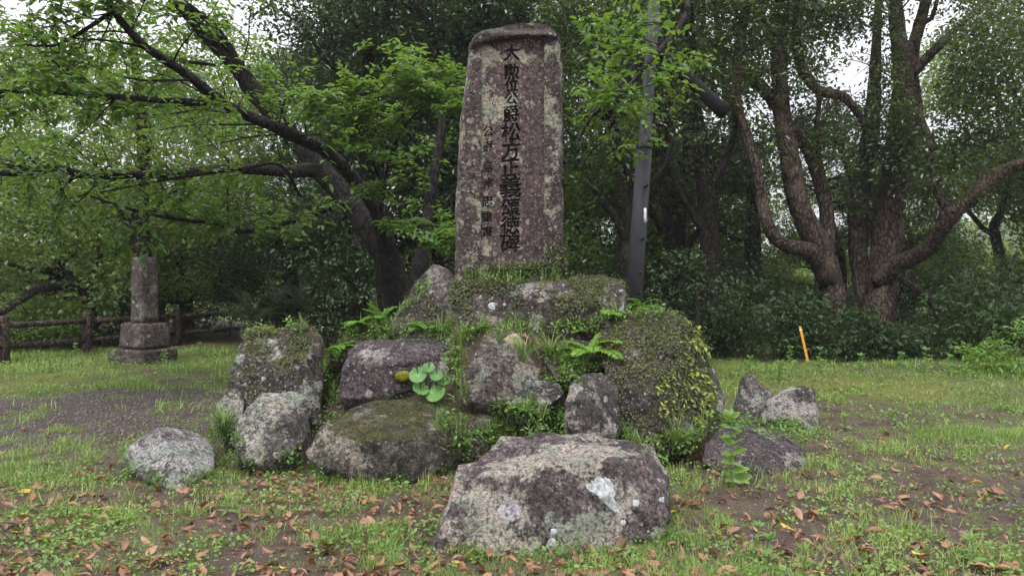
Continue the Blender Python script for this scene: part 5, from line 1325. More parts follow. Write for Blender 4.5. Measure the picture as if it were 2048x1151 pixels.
def rfr(rng, n, lo, hi, az=(0, 360), el=(15, 65)):
    return [(rng.uniform(*az), rng.uniform(*el), rng.uniform(lo, hi), rng.uniform(50, 100)) for _ in range(n)]
rr_ = np.random.RandomState(5)
FERNS = [
    ((1185, 712), 'big light green fern with long fronds beside the creeper rock', [(-65, 25, .36, 55), (-30, 32, .40, 60), (-8, 20, .34, 55), (-95, 40, .28, 70), (-120, 25, .30, 50), (178, 25, .34, 45), (160, 45, .26, 60), (60, 60, .22, 40), (200, 15, .25, 40), (-50, 55, .30, 80)]),
    ((1175, 668), 'fern tuft on the ledge above the big fern', rfr(rr_, 6, .13, .22)),
    ((1215, 640), 'small fern at the corner of the plinth and the creeper rock', rfr(rr_, 7, .12, .2)),
    ((1278, 622), 'feathery fern clump on top of the creeper rock by the pole', rfr(rr_, 12, .16, .27, el=(30, 80))),
    ((655, 668), 'bright fern beside the flat top of the upright rock', rfr(rr_, 8, .14, .22)),
    ((668, 705), 'fern hanging in the gap right of the upright rock', rfr(rr_, 9, .14, .24, el=(0, 50))),
    ((735, 660), 'fern on the sloping rock left of the plinth', rfr(rr_, 8, .14, .24)),
    ((762, 645), 'upright fern at the left foot of the plinth', rfr(rr_, 7, .14, .22, el=(30, 75))),
    ((778, 668), 'tiny fern below the left corner of the plinth', rfr(rr_, 4, .09, .14)),
    ((832, 660), 'pale fern at the foot of the plinth, left of the middle', rfr(rr_, 6, .12, .18)),
    ((880, 660), 'little fern at the foot of the plinth above the wide slab', rfr(rr_, 6, .10, .16)),
    ((950, 668), 'fern tuft above the pointed boulder', rfr(rr_, 6, .10, .15)),
    ((1045, 830), 'fern patch among small leaves under the pointed boulder', rfr(rr_, 8, .10, .17)),
]
for i, ((px, py), lb, fr) in enumerate(FERNS):
    l, n = surf_hit(px, py)
    if l is not None:
        fern(l + Vector((0, -0.01, 0.0)), lb, fr, 500 + i, 0.015)

# round-leaved plant
def round_plant():
    l, _ = surf_hit(858, 800)
    l = l or P(858, 800, 6.7)
    root = empty('round_leaved_plant', l, 'plant with glossy round kidney-shaped leaves on the long mossy boulder', 'plant')
    D = l.y - 0.08
    k = 24
    for j, (px, py, r) in enumerate([(857, 736, 12.5), (836, 750, 16.5), (873, 751, 12), (887, 760, 13), (841, 778, 16), (872, 787, 19)]):
        c = P(px, py, D - 0.02 * (j % 3)); R = pxm(r, D) * 1.08
        rng = np.random.RandomState(j)
        nv = nrm(np.array([rng.uniform(-.5, .5), -0.75 + rng.uniform(-.25, .25), 0.75 + rng.uniform(-.3, .3)])); sd = nrm(np.cross(nv, [0, 0, 1.0])); upv = np.cross(sd, nv)
        a0 = rng.uniform(0.9, 2.3)
        V = [np.array(c) - nv * 0.008]
        for ring, f in enumerate((0.5, 1.0)):
            for i in range(k):
                t = a0 + 0.16 + (2 * PI - 0.32) * i / (k - 1)
                rr = R * f * (1 + (0.05 * math.sin(9 * t) if ring else 0))
                V.append(np.array(c) + rr * (math.cos(t) * sd + math.sin(t) * upv) + nv * (0.010 * math.sin(9 * t) * f + 0.012 * f * f))
        Fc = [(0, 1 + i, 2 + i) for i in range(k - 1)] + [q for i in range(k - 1) for q in ((1 + i, 1 + k + i, 2 + k + i), (1 + i, 2 + k + i, 2 + i))]
        me = np_mesh('leaf_blade', V, Fc, True)
        o = link('leaf_blade', me, M['broad'], root)
        T = Tubes(j); T.add([l, (l + c) / 2 + Vector((0, -0.02, 0.02)), c - Vector(nv) * 0.008], [0.004, 0.0035, 0.003], 6, 4, 0.0)
        T.build('stalk', M['stem'], root)
round_plant()

def moss_cushion():
    l, n = surf_hit(806, 752)
    if l is None: return
    pts = [l + Vector((math.cos(a) * 0.092 * w, -0.05 * h, math.sin(a) * 0.062 * w)) for a in np.linspace(0, 6.0, 12) for w, h in ((1, 0), (0.7, 0.8), (0.3, 1.0))] + [l + Vector((0, 0.08, 0))]
    me = rock_mesh('moss_cushion', pts, 0.008, 0.006, 9, 3)
    o = link('moss_cushion', me, M['moss']); tag(o, 'yellow green moss cushion on the wide plum grey slab', 'moss')
moss_cushion()
# the white and buff lichen discs
def disc(px_pts, mat, name, label, lift=0.004):
    ps = []
    hits = [surf_hit(a, b) for a, b in px_pts]
    cx = sum(a for a, b in px_pts) / len(px_pts); cy = sum(b for a, b in px_pts) / len(px_pts)
    V, Fc = [], []
    K, R = 64, 7
    ring = np.array(px_pts, float)
    n = len(ring)
    def out(t):
        f = t * n; i = int(f) % n; u = f - int(f)
        a, b, c, d = ring[i - 1], ring[i], ring[(i + 1) % n], ring[(i + 2) % n]
        return 0.5 * (2 * b + (c - a) * u + (2 * a - 5 * b + 4 * c - d) * u * u + (3 * b - a - 3 * c + d) * u ** 3)
    ctr = np.array([cx, cy])
    for r in range(R + 1):
        for j in range(K):
            o = out(j / K); j_ = ((vnoise(j * 0.45, 0.3, 3) - 0.5) * 0.42 + (vnoise(j * 1.1, 5.3, 4) - 0.5) * 0.26) * (r / R) ** 2
            q = ctr + (o - ctr) * (r / R) * (1 + j_)
            h, nn = surf_hit(*q)
            if h is None: return
            V.append(h + nn * (lift * (0.5 if r < R else -1.0) * (0.8 + 0.4 * vnoise(q[0] * 0.3, q[1] * 0.3, 8))))
    for r in range(R):
        for j in range(K):
            j2 = (j + 1) % K
            Fc.append((r * K + j, r * K + j2, (r + 1) * K + j2, (r + 1) * K + j))
    me = np_mesh(name, V, Fc, True)
    o = link(name, me, mat); tag(o, label, 'lichen', 'lichen patches on the boulders')
M['lichen_white'] = plain_mat('lichen_white', (0.29, 0.305, 0.30), 0.9, 0.5, 38, 0, 0.35, 0.1)
M['lichen_buff'] = plain_mat('lichen_buff', (0.34, 0.30, 0.18), 0.85, 0.28, 60, 0, 0.7, 0.1)
M['hollow'] = plain_mat('hollow_shade', (0.012, 0.010, 0.008), 0.95, 0.4, 20)
disc([(1182, 955), (1205, 950), (1228, 972), (1232, 1000), (1243, 1018), (1236, 1026), (1210, 1008), (1190, 990), (1172, 972)], M['lichen_white'], 'lichen_patch', 'big white lichen patch on the front of the nearest boulder')
disc([(1010, 672), (1030, 666), (1048, 680), (1050, 690), (1030, 688), (1012, 682)], M['lichen_buff'], 'lichen_patch', 'buff lichen disc near the tip of the pointed boulder')
for (px, py, r, lb) in ((1107, 1062, 7, 'upper of two small white lichen spots low on the nearest boulder'), (1105, 1083, 9, 'lower of two small white lichen spots low on the nearest boulder'), (1272, 1005, 8, 'small pale lichen spot right of the big white patch'),
                        (1324, 998, 6, 'tiny white lichen spot at the right end of the nearest boulder'), (1246, 1044, 6, 'small white lichen spot below the big white patch'), (1203, 597, 10, 'white lichen disc on the right half of the plinth'), (985, 611, 8, 'white lichen spot at the middle of the plinth'), (1074, 655, 6, 'white lichen spot low on the plinth')):
    disc([(px + r * math.cos(a) * (1 + 0.2 * math.sin(3 * a + px)), py + r * math.sin(a)) for a in np.linspace(0, 2 * PI, 7)[:-1]], M['lichen_white'], 'lichen_patch', lb, 0.003)

def knot_hole_shade():  # dark patch laid flush on the bark, painting the shade inside a hollow
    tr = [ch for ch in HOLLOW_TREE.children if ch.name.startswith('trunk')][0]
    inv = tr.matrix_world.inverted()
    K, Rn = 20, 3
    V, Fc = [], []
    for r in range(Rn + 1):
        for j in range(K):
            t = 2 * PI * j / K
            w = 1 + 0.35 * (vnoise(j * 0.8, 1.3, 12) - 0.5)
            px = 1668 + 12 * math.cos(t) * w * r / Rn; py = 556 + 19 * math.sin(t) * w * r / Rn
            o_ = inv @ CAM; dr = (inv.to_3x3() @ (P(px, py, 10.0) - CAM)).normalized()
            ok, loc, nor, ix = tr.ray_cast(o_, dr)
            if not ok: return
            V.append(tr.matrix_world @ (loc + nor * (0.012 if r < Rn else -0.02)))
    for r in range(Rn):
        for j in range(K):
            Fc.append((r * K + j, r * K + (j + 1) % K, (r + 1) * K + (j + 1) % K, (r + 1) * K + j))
    link('knot_hole_shade', np_mesh('knot_hole_shade', V, Fc, True), M['hollow'], HOLLOW_TREE)
knot_hole_shade()

# creepers: small leaves scattered over chosen rock faces
def creeper(name, label, objs, n, size, mat, mask, seed, width=0.62, tilt=0.5, lift=0.006, tpl=T_LEAF):
    rng = np.random.RandomState(seed)
    Pn, Nn = [], []
    for o in objs:
        me = o.data
        nv = len(me.vertices)
        v = np.empty(nv * 3, np.float32); me.vertices.foreach_get('co', v); v = v.reshape(-1, 3)
        nn = np.empty(nv * 3, np.float32); me.vertex_normals.foreach_get('vector', nn); nn = nn.reshape(-1, 3)
        mw = np.array(o.matrix_world)
        Pn.append(v @ mw[:3, :3].T + mw[:3, 3]); Nn.append(nn @ mw[:3, :3].T)
    Pn = np.concatenate(Pn); Nn = np.concatenate(Nn)
    x, y = PX(Pn)
    facing = (Nn * (np.array(CAM) - Pn)).sum(1)
    w = mask(x, y, Pn, Nn) * (facing > -0.5)
    w = w * sstep(0.40, 0.56, fbm(x * 0.025, y * 0.025, seed, 4))
    w = np.maximum(w, 0); w /= w.sum()
    i = rng.choice(len(Pn), n, p=w)
    p = Pn[i] + rng.normal(0, 0.012, (n, 3)) + Nn[i] * (lift + rng.uniform(0, 0.02, (n, 1)))
    up = Nn[i] + np.array([0, 0, 0.5]) + rng.normal(0, tilt, (n, 3))
    ax = rng.normal(0, 1, (n, 3)) - np.array([0, 0, 0.7])
    ax = ax - nrm(up) * (ax * nrm(up)).sum(1, keepdims=True)
    L = Leaves(); L.add(p, ax, up, size * rng.uniform(0.6, 1.3, n), width, tpl)
    o = L.build(name, mat); tag(o, label, 'creeper', None, 'stuff')
bpy.context.view_layer.update()
box = lambda x0, x1, y0, y1, s=12.0: (lambda x, y: sstep(x0 - s, x0 + s, x) * sstep(x1 + s, x1 - s, x) * sstep(y0 - s, y0 + s, y) * sstep(y1 + s, y1 - s, y))
creeper('creeper', 'fine creeping plant over the face of the biggest rock on the right', [R_IVY], 13000, 0.021, M['leaf_ivy'], lambda x, y, p, n: np.ones(len(x)) * sstep(900, 720, y) + 0.25, 61)
creeper('creeper', 'lime green leaves climbing the right edge of the biggest rock', [R_IVY], 800, 0.055, M['leaf_lime'], lambda x, y, p, n: sstep(1335, 1370, x - (y - 640) * 0.22) , 62, 0.5)
creeper('creeper', 'lime green leaves in the middle of the biggest rock', [R_IVY], 190, 0.04, M['leaf_lime'], lambda x, y, p, n: box(1310, 1380, 740, 830)(x, y), 63, 0.5)
creeper('creeper', 'fine creeping plant over the front of the plinth', [PLINTH, R_TOPR], 13000, 0.024, M['leaf_ivy'], lambda x, y, p, n: box(800, 1210, 560, 625)(x, y) + 0.04, 64)
creeper('creeper', 'small-leaved ivy climbing the lower right of the inscribed stone', [STELE_B], 4200, 0.030, M['leaf_ivy'], lambda x, y, p, n: sstep(0, 60, y - 555 + (x - 960) * 0.55) * sstep(930, 1010, x) + 2.0 * sstep(522, 540, y) * sstep(925, 1000, x), 65)
creeper('creeper', 'tiny plants over the flat top of the upright rock', [R_UP, R_SLOPE], 6000, 0.026, M['leaf_ivy'], lambda x, y, p, n: sstep(730, 660, y) + 0.12, 66)
creeper('creeper', 'tiny plants over the long mossy boulder', [R_OVAL], 2200, 0.014, M['leaf_ivy'], lambda x, y, p, n: sstep(860, 800, y) + 0.1 + sstep(860, 900, x), 67)

def gap_plants():
    rng = np.random.RandomState(73)
    lines = [((690, 668), (770, 655), 26), ((770, 668), (900, 664), 30), ((900, 662), (1210, 655), 60), ((905, 690), (925, 795), 34), ((650, 690), (668, 800), 40), ((1075, 700), (1195, 735), 46), ((1000, 812), (1130, 835), 46),
             ((600, 915), (640, 960), 22), ((640, 958), (760, 972), 20), ((760, 972), (900, 940), 20), ((915, 860), (1120, 862), 50), ((880, 830), (930, 900), 22), ((1120, 700), (1140, 760), 20), ((1240, 870), (1330, 905), 20), ((1340, 890), (1400, 870), 26),
             ((1400, 845), (1470, 830), 24), ((1470, 845), (1630, 865), 44), ((425, 860), (475, 880), 30), ((440, 920), (520, 935), 22), ((520, 930), (600, 910), 22), ((930, 555), (1130, 556), 44), ((790, 640), (860, 570), 16), ((500, 655), (630, 652), 18),
             ((1210, 632), (1330, 622), 26), ((1330, 1060), (1345, 1095), 12), ((900, 1112), (1290, 1112), 60), ((240, 925), (330, 985), 26), ((340, 985), (430, 945), 26), ((1410, 940), (1600, 965), 26)]
    L = Leaves(); B = Leaves()
    for (x0, y0), (x1, y1), n in lines:
        low_ = y0 > 900 and y1 > 900
        for i in range(int(n * (0.7 if low_ else 1.35))):
            t = rng.rand(); px = x0 + (x1 - x0) * t + rng.normal(0, 7); py = y0 + (y1 - y0) * t + rng.normal(0, 6)
            l, nn = surf_hit(px, py)
            if l is None: continue
            c = np.array(l) + np.array([0, -0.01, 0.0])
            if rng.rand() < 0.62:
                m = rng.randint(2, 5)
                cc = c + rng.normal(0, 0.03, (m, 3)) + np.array([0, -0.01, 0.02])
                spray(L, cc, 5, 0.04, rng.uniform(0.02, 0.042), 0.6, T_LEAF, rng, 0.5, 0.2, 0.5)
            else:
                q = rng.randint(5, 14)
                az = rng.uniform(0, 2 * PI, q); el = rng.uniform(0.5, 1.4, q)
                ax = np.stack([np.cos(az) * np.cos(el), np.sin(az) * np.cos(el), np.sin(el)], -1)
                B.add(c + rng.normal(0, 0.015, (q, 3)), ax, np.stack([-np.cos(az), -np.sin(az), np.full(q, 0.4)], -1), rng.uniform(0.05, 0.12 if low_ else 0.2, q), 0.05, T_BLADE)
    o = L.build('gap_plants', M['leaf_weed']); tag(o, 'small leafy weeds rooted in the gaps between the rocks', 'ground cover', None, 'stuff')
    o = B.build('gap_grass', M['grass_long']); tag(o, 'grass blades rooted in the gaps between the rocks', 'grass', None, 'stuff')
bpy.context.view_layer.update(); dgv = bpy.context.evaluated_depsgraph_get()
gap_plants()

def ledge_band():
    """low leafy cover along the ledges and gaps of the mound"""
    rng = np.random.RandomState(71)
    n = 5200
    x = rng.uniform(-2.5, 2.0, n); y = rng.uniform(6.3, 9.6, n)
    r = np.sqrt(((x + 0.30) / 2.35) ** 2 + ((y - 8.15) / 1.75) ** 2)
    k = (r < 1.08) & (fbm(x * 2.2, y * 2.2, 72, 3) > 0.44)
    x, y = x[k], y[k]
    c = np.stack([x, y, gh(x, y) + rng.uniform(0.0, 0.07, len(x))], -1)
    L = Leaves(); spray(L, c, 6, 0.055, 0.026, 0.7, T_ROUND, rng, 0.5, 0.2, 0.5)
    o = L.build('mound_cover', M['leaf_weed']); tag(o, 'low small-leaved plants filling the gaps between the mound rocks', 'ground cover', None, 'stuff')
ledge_band()

def leafy_clump(px, py, label, w, h, seed, n=70, size=0.028, mat='leaf_weed'):
    l, nn = surf_hit(px, py)
    if l is None: return
    rng = np.random.RandomState(seed)
    root = empty('leafy_clump', l, label, 'plant', 'small leafy clumps on the mound')
    bl = [((l.x + rng.uniform(-w, w) * 0.5, l.y - 0.05 + rng.uniform(-.06, .1), l.z + rng.uniform(-0.5, 0.5) * h), w * 0.3, 0.08, h * 0.3, n // 6) for _ in range(6)]
    L = Leaves(); spray(L, blob_centres(bl, rng), 6, 0.045, size, 0.62, T_ROUND, rng)
    o = L.build('foliage', M[mat], root); o['kind'] = 'stuff'
    T = Tubes(seed)
    for i in range(8):
        e = Vector(bl[i % 6][0]); T.add([l + Vector((rng.uniform(-.05, .05), 0.03, -0.05)), (l + e) / 2, e], [0.003, 0.0025, 0.0015], 4, 2, 0.0)
    T.build('stem', M['stem'], root)
leafy_clump(1100, 830, 'bright small-leaved clump left of the spotted upright boulder', 0.42, 0.30, 81, 190)
leafy_clump(1125, 765, 'small-leaved clump above the spotted upright boulder', 0.22, 0.16, 82, 80)
leafy_clump(980, 870, 'creeping round-leaved patch behind the nearest boulder', 0.45, 0.12, 83, 90, 0.024)
leafy_clump(1560, 870, 'round-leaved clump in front of the jagged boulder', 0.55, 0.14, 84, 110)
leafy_clump(1475, 845, 'round-leaved clump under the low rock at the right', 0.4, 0.10, 85, 80)
leafy_clump(660, 745, 'small weeds growing in the gap beside the wide slab', 0.15, 0.3, 86, 60)

# ------------------------------------------------------------------ grass tufts, tall weeds
def tuft(base, label, n, ln, seed, group, spread=0.05, w=0.010, lean=0.9, fwd=0.0):
    rng = np.random.RandomState(seed)
    root = empty('grass_tuft', base, label, 'grass tuft', group)
    V, Fc = [], []
    for i in range(n):
        a = rng.uniform(0, 2 * PI); L_ = ln * rng.uniform(0.5, 1.15); k = 7
        p = np.array(base) + np.array([math.cos(a), math.sin(a), 0]) * spread * rng.uniform(0, 1)
        e = math.radians(rng.uniform(55, 88)); bend = lean * rng.uniform(0.6, 1.5)
        sd = np.array([-math.sin(a), math.cos(a), 0])
        o = len(V)
        for j in range(k + 1):
            f = j / k; ww = w * (1 - f ** 1.6) * 0.5 + 0.0006
            V += [p - sd * ww, p + sd * ww]
            p = p + np.array([math.cos(a) * math.cos(e), math.sin(a) * math.cos(e) - fwd, math.sin(e)]) * L_ / k; e -= bend * 2.2 / k * (0.4 + f)
        Fc += [(o + 2 * j, o + 2 * j + 1, o + 2 * j + 3, o + 2 * j + 2) for j in range(k)]
    me = np_mesh('grass_tuft', V, Fc, True)
    o = link('blade_cluster', me, M['grass_long'], root); o['kind'] = 'stuff'
TUFTS = [((1045, 720), 'long grass arching over the right side of the pointed boulder', 46, .42), ((1100, 705), 'grass tuft between the pointed boulder and the big fern', 34, .34), ((925, 690), 'grass hanging beside the wide slab, left of the pointed boulder', 30, .34),
         ((1350, 890), 'long arching grass tuft at the right foot of the creeper rock', 60, .42), ((448, 855), 'long grass at the left foot of the upright rock', 70, .34), ((1165, 745), 'drooping grass on top of the spotted upright boulder', 14, .36),
         ((582, 748), 'pair of long blades on the face of the upright rock', 6, .26), ((1118, 660), 'grass along the foot of the plinth, right of the middle', 30, .26), ((1000, 680), 'grass behind the tip of the pointed boulder', 24, .24),
         ((1085, 850), 'grass among small leaves behind the nearest boulder', 20, .24), ((905, 640), 'short grass at the foot of the plinth', 14, .14)]
for i, ((px, py), lb, n, ln) in enumerate(TUFTS):
    l, nn = surf_hit(px, py)
    if l is None: l = G(px, max(py, 700))
    tuft(l + Vector((0, 0.0, -0.01)), lb, n, ln, 600 + i, 'grass tufts on the monument mound')

def weed(base, label, h, nodes, lsize, lwidth, seed, mat='leaf_weed', group='tall weeds in the clearing', per=2, top=6, el=25):
    rng = np.random.RandomState(seed)
    root = empty('tall_weed', base, label, 'weed', group)
    b = Vector(base); lean = Vector((rng.uniform(-.06, .06), rng.uniform(-.05, .02), 1)).normalized()
    q = [b + lean * h * f + Vector((0.01 * math.sin(f * 5 + seed), 0, 0)) for f in np.linspace(-0.05, 1, 7)]
    T = Tubes(seed); T.add(q, np.linspace(0.0055, 0.0025, 7), 6, 2, 0.0); T.build('stem', M['stem'], root)
    def lf(p, az, e, s):
        L = Leaves()
        ax = np.array([[math.cos(az) * math.cos(e), math.sin(az) * math.cos(e), math.sin(e)]])
        L.add(np.array([tuple(p)]), ax, np.array([[0, -0.55, 1.0]]) + rng.normal(0, 0.15, (1, 3)), np.array([s]), lwidth, T_LEAF)
        L.build('leaf', M[mat], root)
    for i in range(nodes):
        f = (i + 0.6) / (nodes + 0.5); a0 = i * 1.9 + rng.uniform(-.5, .5)
        for k in range(per):
            lf(b + lean * h * f, a0 + k * 2 * PI / per + rng.uniform(-.4, .4), math.radians(el + rng.uniform(-40, 22)), lsize * (1.1 - 0.4 * f) * rng.uniform(0.6, 1.1))
    for k in range(top):
        lf(b + lean * h, k * 2 * PI / top + rng.uniform(-.2, .2), math.radians(45 + rng.uniform(-15, 15)), lsize * 0.7)
weed(G(1466, 974), 'tall broad-leaved weed in front of the low flat boulder', 0.52, 7, 0.14, 0.62, 701, 'leaf_shrub', per=3)
weed(G(893, 918), 'slim tall weed with narrow leaves at the right end of the mossy boulder', 0.42, 8, 0.09, 0.26, 702, per=3)
weed(G(603, 905), 'bright weed between the leaning boulder and the mossy boulder', 0.26, 5, 0.07, 0.45, 703)
weed(G(1695, 1000), 'small bright rosette weed on bare soil at the right', 0.09, 1, 0.07, 0.55, 704, top=7)
weed(G(1540, 1148), 'cluster weed with wide leaves at the bottom edge right of the boulder', 0.18, 3, 0.08, 0.5, 705)
weed(G(1515, 1110), 'two-storey weed above the bottom edge right of the boulder', 0.16, 3, 0.07, 0.55, 706)
weed(G(1610, 1165), 'narrow-leaved weed at the bottom edge between soil patches', 0.16, 3, 0.09, 0.3, 707, per=3)
weed(G(1945, 1135), 'bright whorled weed in the bottom right corner', 0.14, 2, 0.10, 0.36, 708, per=4)
weed(G(480, 1035), 'narrow-leaved weed in the litter left of the nearest boulder', 0.14, 3, 0.085, 0.26, 709, per=4)
weed(G(452, 1030), 'leafy sprout in the litter in front of the leftmost boulder', 0.10, 2, 0.08, 0.28, 710, per=4)
weed(G(1690, 860), 'broad leafy weed on the mossy lawn right of the jagged boulder', 0.13, 2, 0.10, 0.5, 711, per=3)
weed(G(1790, 850), 'pale leafy weed on the lawn at the right', 0.12, 2, 0.10, 0.5, 712, per=3)
weed(G(1395, 882), 'round-leaved weed beside the arching grass tuft', 0.20, 3, 0.075, 0.9, 713)
for i, (px, py) in enumerate([(1500, 760), (1640, 745), (1720, 740), (1800, 735), (1850, 745), (1580, 730), (1900, 750), (1560, 760)]):
    weed(G(px, py), 'leafy weed on the far lawn, ' + ['just right of the creeper rock', 'just right of the orange stake', 'in front of the thickest trunk', 'below the sweeping limb', 'second from the right edge', 'just left of the orange stake', 'nearest the right edge', 'behind the two-peaked boulder'][i], rf.uniform(0.22, 0.38), 4, 0.13, 0.5, 730 + i, group='leafy weeds on the far lawn', per=3)
for i, (px, py) in enumerate([(150, 715), (230, 735), (330, 728), (400, 712), (100, 745)]):
    weed(G(px, py), 'leafy weed in the grass by the log fence, ' + ['between the first two posts', 'at the left of the pillar base', 'at the right of the pillar base', 'farthest right, toward the mound', 'nearest the left edge'][i], rf.uniform(0.18, 0.3), 4, 0.11, 0.5, 750 + i, group='leafy weeds along the fence', per=3)

# ------------------------------------------------------------------ lawn
def lawn():
    rng = np.random.RandomState(91)
    rows = [(3.2, 5.2, 5.2, 260000, 0.050, 0.06), (5.2, 8.0, 7.2, 220000, 0.055, 0.07), (8.0, 17.0, 13.0, 260000, 0.075, 0.10)]
    rocks = []
    L = Leaves(); Cv = Leaves()
    for y0, y1, xw, n, ln, wd in rows:
        x = rng.uniform(-xw, xw, n); y = y0 + (y1 - y0) * rng.uniform(0, 1, n) ** 0.8
        g, m, gr, ru = zones(x, y)
        clump = fbm(x * 5, y * 5, 95, 3)
        k = (rng.rand(n) < (g * 1.35 - 0.05) * sstep(0.32, 0.54, clump)) & (np.abs(x) < y * 0.74 + 0.5)
        x, y, m = x[k], y[k], m[k]; q = len(x)
        a = rng.uniform(0, 2 * PI, q); e = rng.uniform(0.25, 1.35, q)
        ax = np.stack([np.cos(a) * np.cos(e), np.sin(a) * np.cos(e), np.sin(e)], -1)
        up = np.stack([-np.cos(a) * np.sin(e), -np.sin(a) * np.sin(e), np.cos(e)], -1) + rng.normal(0, 0.2, (q, 3))
        p = np.stack([x, y, gh(x, y) - 0.003], -1)
        lush = 0.55 + 1.1 * sstep(0.42, 0.66, fbm(x * 1.7, y * 1.7, 96, 4))
        L.add(p, ax, up, ln * rng.uniform(0.45, 1.35, q) * (1 - 0.45 * m) * lush, wd / lush ** 0.5, T_BLADE)
        n2 = n // 12
        x = rng.uniform(-xw, xw, n2); y = rng.uniform(y0, y1, n2)
        g, m, gr, ru = zones(x, y)
        c = fbm(x * 2.2, y * 2.2, 97, 3)
        k = (rng.rand(n2) < (0.25 + g) * sstep(0.46, 0.62, c) * (1 - gr)) & (np.abs(x) < y * 0.74 + 0.5)
        x, y = x[k], y[k]
        cc = np.stack([x, y, gh(x, y) + rng.uniform(0.008, 0.05, len(x))], -1)
        spray(Cv, cc, 3, 0.025, 0.024 if y0 < 8 else 0.045, 0.7, T_ROUND if y0 < 8 else T_DIAM, rng, 0.35, 0.15, 0.4)
    o = L.build('lawn_grass', M['grass']); tag(o, 'short patchy grass covering the clearing', 'grass', None, 'stuff')
    o = Cv.build('lawn_weeds', M['clover']); tag(o, 'small low weeds mixed through the lawn', 'ground cover', None, 'stuff')
lawn()

def debris():
    rng = np.random.RandomState(92)
    n = 26000
    x = rng.uniform(-7, 7, n); y = 3.3 + 7 * rng.uniform(0, 1, n) ** 1.2
    k = np.abs(x) < y * 0.74 + 0.3
    x, y = x[k], y[k]; n = len(x)
    a = rng.uniform(0, 2 * PI, n)
    ax = np.stack([np.cos(a), np.sin(a), rng.normal(0, 0.12, n)], -1)
    L = Leaves(); L.add(np.stack([x, y, gh(x, y) + 0.006], -1), ax, np.array([0, 0, 1.0]) + rng.normal(0, 0.3, (n, 3)), rng.uniform(0.008, 0.035, n), rng.uniform(0.12, 0.6, n), T_DIAM)
    o = L.build('litter_crumbs', M['litter']); tag(o, 'crumbs of dead leaf and twig strewn over the soil', 'litter', None, 'stuff')
    # pebbles in the gravel and soil
    n = 16000
    x = rng.uniform(-8.5, 6, n); y = rng.uniform(3.4, 10.8, n)
    g, m, gr, ru = zones(x, y)
    k = (rng.rand(n) < gr * 0.9 + 0.10 * (1 - g)) & (np.abs(x) < y * 0.74 + 0.3); x, y = x[k], y[k]; n = len(x)
    oc = np.array([(1, 0, 0), (-1, 0, 0), (0, 1, 0), (0, -1, 0), (0, 0, 0.7), (0, 0, -0.7)]); of = np.array([(0, 2, 4), (2, 1, 4), (1, 3, 4), (3, 0, 4), (2, 0, 5), (1, 2, 5), (3, 1, 5), (0, 3, 5)])
    s = 0.015 * rng.uniform(0.4, 2.0, n)[:, None, None]
    V = (oc[None] * (1 + rng.normal(0, 0.25, (n, 6, 1)))) * s + np.stack([x, y, gh(x, y)], -1)[:, None]
    Fc = of[None] + (np.arange(n) * 6)[:, None, None]
    o = link('gravel_stones', np_mesh('gravel_stones', V.reshape(-1, 3), Fc.reshape(-1, 3)), M['pebble']); tag(o, 'loose gravel stones on the bare ground', 'gravel', None, 'stuff')
debris()

# ------------------------------------------------------------------ fallen leaves, one by one in the foreground
def fallen_mesh(seed, curl, w):
    rng = np.random.RandomState(seed)
    f = np.linspace(0, 1, 7)
    half = w * np.sin(PI * f ** 0.85) ** 0.8
    V, Fc = [], []
    for i, t in enumerate(f):
        zc = curl * 0.22 * math.sin(PI * t) + curl * 0.10 * t * rng.uniform(-1, 1)
        for s in (-1, -0.5, 0, 0.5, 1):
            V.append((t - 0.5, s * half[i] * (1 - 0.22 * abs(curl)), zc + abs(s) ** 1.5 * half[i] * curl * 0.9 + rng.normal(0, 0.012)))
    for i in range(6):
        for j in range(4):
            o = i * 5 + j; Fc.append((o, o + 5, o + 6, o + 1))
    o = len(V)
    V += [(-0.5, -0.012, 0.0), (-0.5, 0.012, 0.0), (-0.72, 0.008, 0.03), (-0.72, -0.008, 0.03)]; Fc.append((o, o + 1, o + 2, o + 3))
    return np.array(V), np.array(Fc)
KINDS = ['russet', 'tan', 'brown', 'yellow']
FM = {}
for kk in KINDS:
    FM[kk] = []
    for j in range(5):
        V, Fc = fallen_mesh(900 + j, (-0.5, 0.35, 0.7, -0.9, 0.15)[j], (0.20, 0.24, 0.17, 0.22, 0.27)[j])
        me = np_mesh('fallen_leaf', V, Fc, True); me.materials.append(M[kk]); FM[kk].append(me)
def zone_of(x, y):
    px, py = PX(np.array([x, y, 0.0]))
    if px < 860: return ('in the grass left of the nearest boulder', 'left') if py > 960 else ('on the ground by the leftmost boulder and the mound', 'back left')
    if px > 1320: return ('on the soil right of the nearest boulder', 'right') if py > 930 else ('on the lawn behind the flat boulder at the right', 'back right')
    return ('at the foot of the nearest boulder', 'front') if y < 4.6 else ('in the litter behind the nearest boulder', 'mound foot')
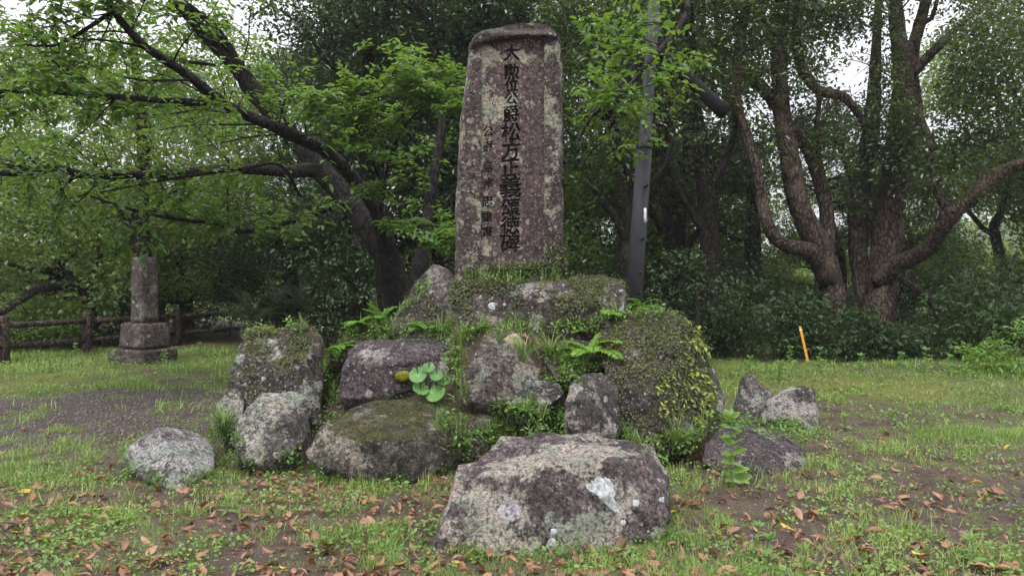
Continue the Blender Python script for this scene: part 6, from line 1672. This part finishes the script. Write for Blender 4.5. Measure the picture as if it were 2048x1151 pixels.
def fallen():
    rng = np.random.RandomState(93)
    spots = []
    while len(spots) < 2300:
        y = 3.5 + 7.5 * rng.rand() ** 1.7; x = rng.uniform(-1, 1) * (y * 0.70)
        px, py = PX(np.array([x, y, 0.0]))
        dens = 1.0 * sstep(9.0, 3.9, y) * (0.45 + 1.2 * (fbm(np.array([x * 1.3]), np.array([y * 1.3]), 94, 3)[0] - 0.3))
        if px < 420 and py < 930: dens *= 0.3
        if px > 1400: dens *= 0.7
        dens += 1.0 * math.exp(-((x + 1.2) / 0.9) ** 2 - ((y - 5.6) / 0.55) ** 2) + 0.9 * math.exp(-((x - 1.85) / 0.35) ** 2 - ((y - 7.1) / 0.4) ** 2)
        if rng.rand() < dens: spots.append((x, y))
    spots.sort(key=lambda s: s[1])
    cnt = {}
    stuffV, stuffF, off = [], [], 0
    for (x, y) in spots:
        kk = rng.choice(KINDS, p=[0.45, 0.33, 0.20, 0.02])
        sz = rng.uniform(0.04, 0.115)
        j = rng.randint(5)
        z = float(gh(x, y)) + 0.012 + rng.uniform(0, 0.028)
        rot = (rng.normal(0, 0.45), rng.normal(0, 0.4), rng.uniform(0, 2 * PI))
        # skip what would sit inside a rock
        ok, loc, nn, ix, ho, mw = SC.ray_cast(dgv, Vector((x, y, 1.0)), Vector((0, 0, -1)))
        if ok and ho.name.startswith('boulder') : continue
        if cnt.get(kk, 0) < 75 + 60 * (kk == 'russet'):
            cnt[kk] = cnt.get(kk, 0) + 1
            o = bpy.data.objects.new('fallen_leaf', FM[kk][j]); o.location = (x, y, z); o.rotation_euler = rot; o.scale = (sz, sz, sz)
            COL.objects.link(o)
            zl, zg = zone_of(x, y)
            word = {'russet': 'russet', 'tan': 'pale tan', 'brown': 'dark brown', 'yellow': 'yellow'}[kk]
            tag(o, '%s fallen leaf %s' % (word, zl), 'leaf', '%s fallen leaves, %s' % (word, zg))
        else:
            R = np.array(Matrix.Rotation(rot[2], 3, 'Z') @ Matrix.Rotation(rot[1], 3, 'Y') @ Matrix.Rotation(rot[0], 3, 'X'))
            V, Fc = fallen_mesh(900 + j, (-0.5, 0.35, 0.7, -0.9, 0.15)[j], (0.20, 0.24, 0.17, 0.22, 0.27)[j])
            stuffV.append(V * sz @ R.T + np.array([x, y, z])); stuffF.append(Fc + off); off += len(V)
    o = link('leaf_litter', np_mesh('leaf_litter', np.concatenate(stuffV), np.concatenate(stuffF), True), M['russet'])
    tag(o, 'scattered smaller fallen leaves farther back on the ground', 'leaf litter', None, 'stuff')
bpy.context.view_layer.update(); dgv = bpy.context.evaluated_depsgraph_get()
fallen()

# ------------------------------------------------------------------ mist
def haze():
    me = bpy.data.meshes.new('haze')
    x0, x1, y0, y1, z0, z1 = -620, 620, -620, 620, -20, 30
    V = [(x, y, z) for x in (x0, x1) for y in (y0, y1) for z in (z0, z1)]
    me.from_pydata(V, [], [(0, 1, 3, 2), (4, 6, 7, 5), (0, 4, 5, 1), (2, 3, 7, 6), (0, 2, 6, 4), (1, 5, 7, 3)])
    mat = bpy.data.materials.new('haze'); mat.use_nodes = True
    nt = mat.node_tree; nt.nodes.clear()
    o = nt.nodes.new('ShaderNodeOutputMaterial'); v = nt.nodes.new('ShaderNodeVolumePrincipled')
    v.inputs['Color'].default_value = (0.93, 0.94, 1.0, 1); v.inputs['Density'].default_value = HAZE; v.inputs['Density Attribute'].default_value = ''
    v.inputs['Anisotropy'].default_value = 0.2
    nt.links.new(v.outputs[0], o.inputs['Volume'])
    ob = link('haze', me, mat); tag(ob, 'thin mist hanging in the wood', None, None, 'stuff')
HAZE = 0.0006
haze()
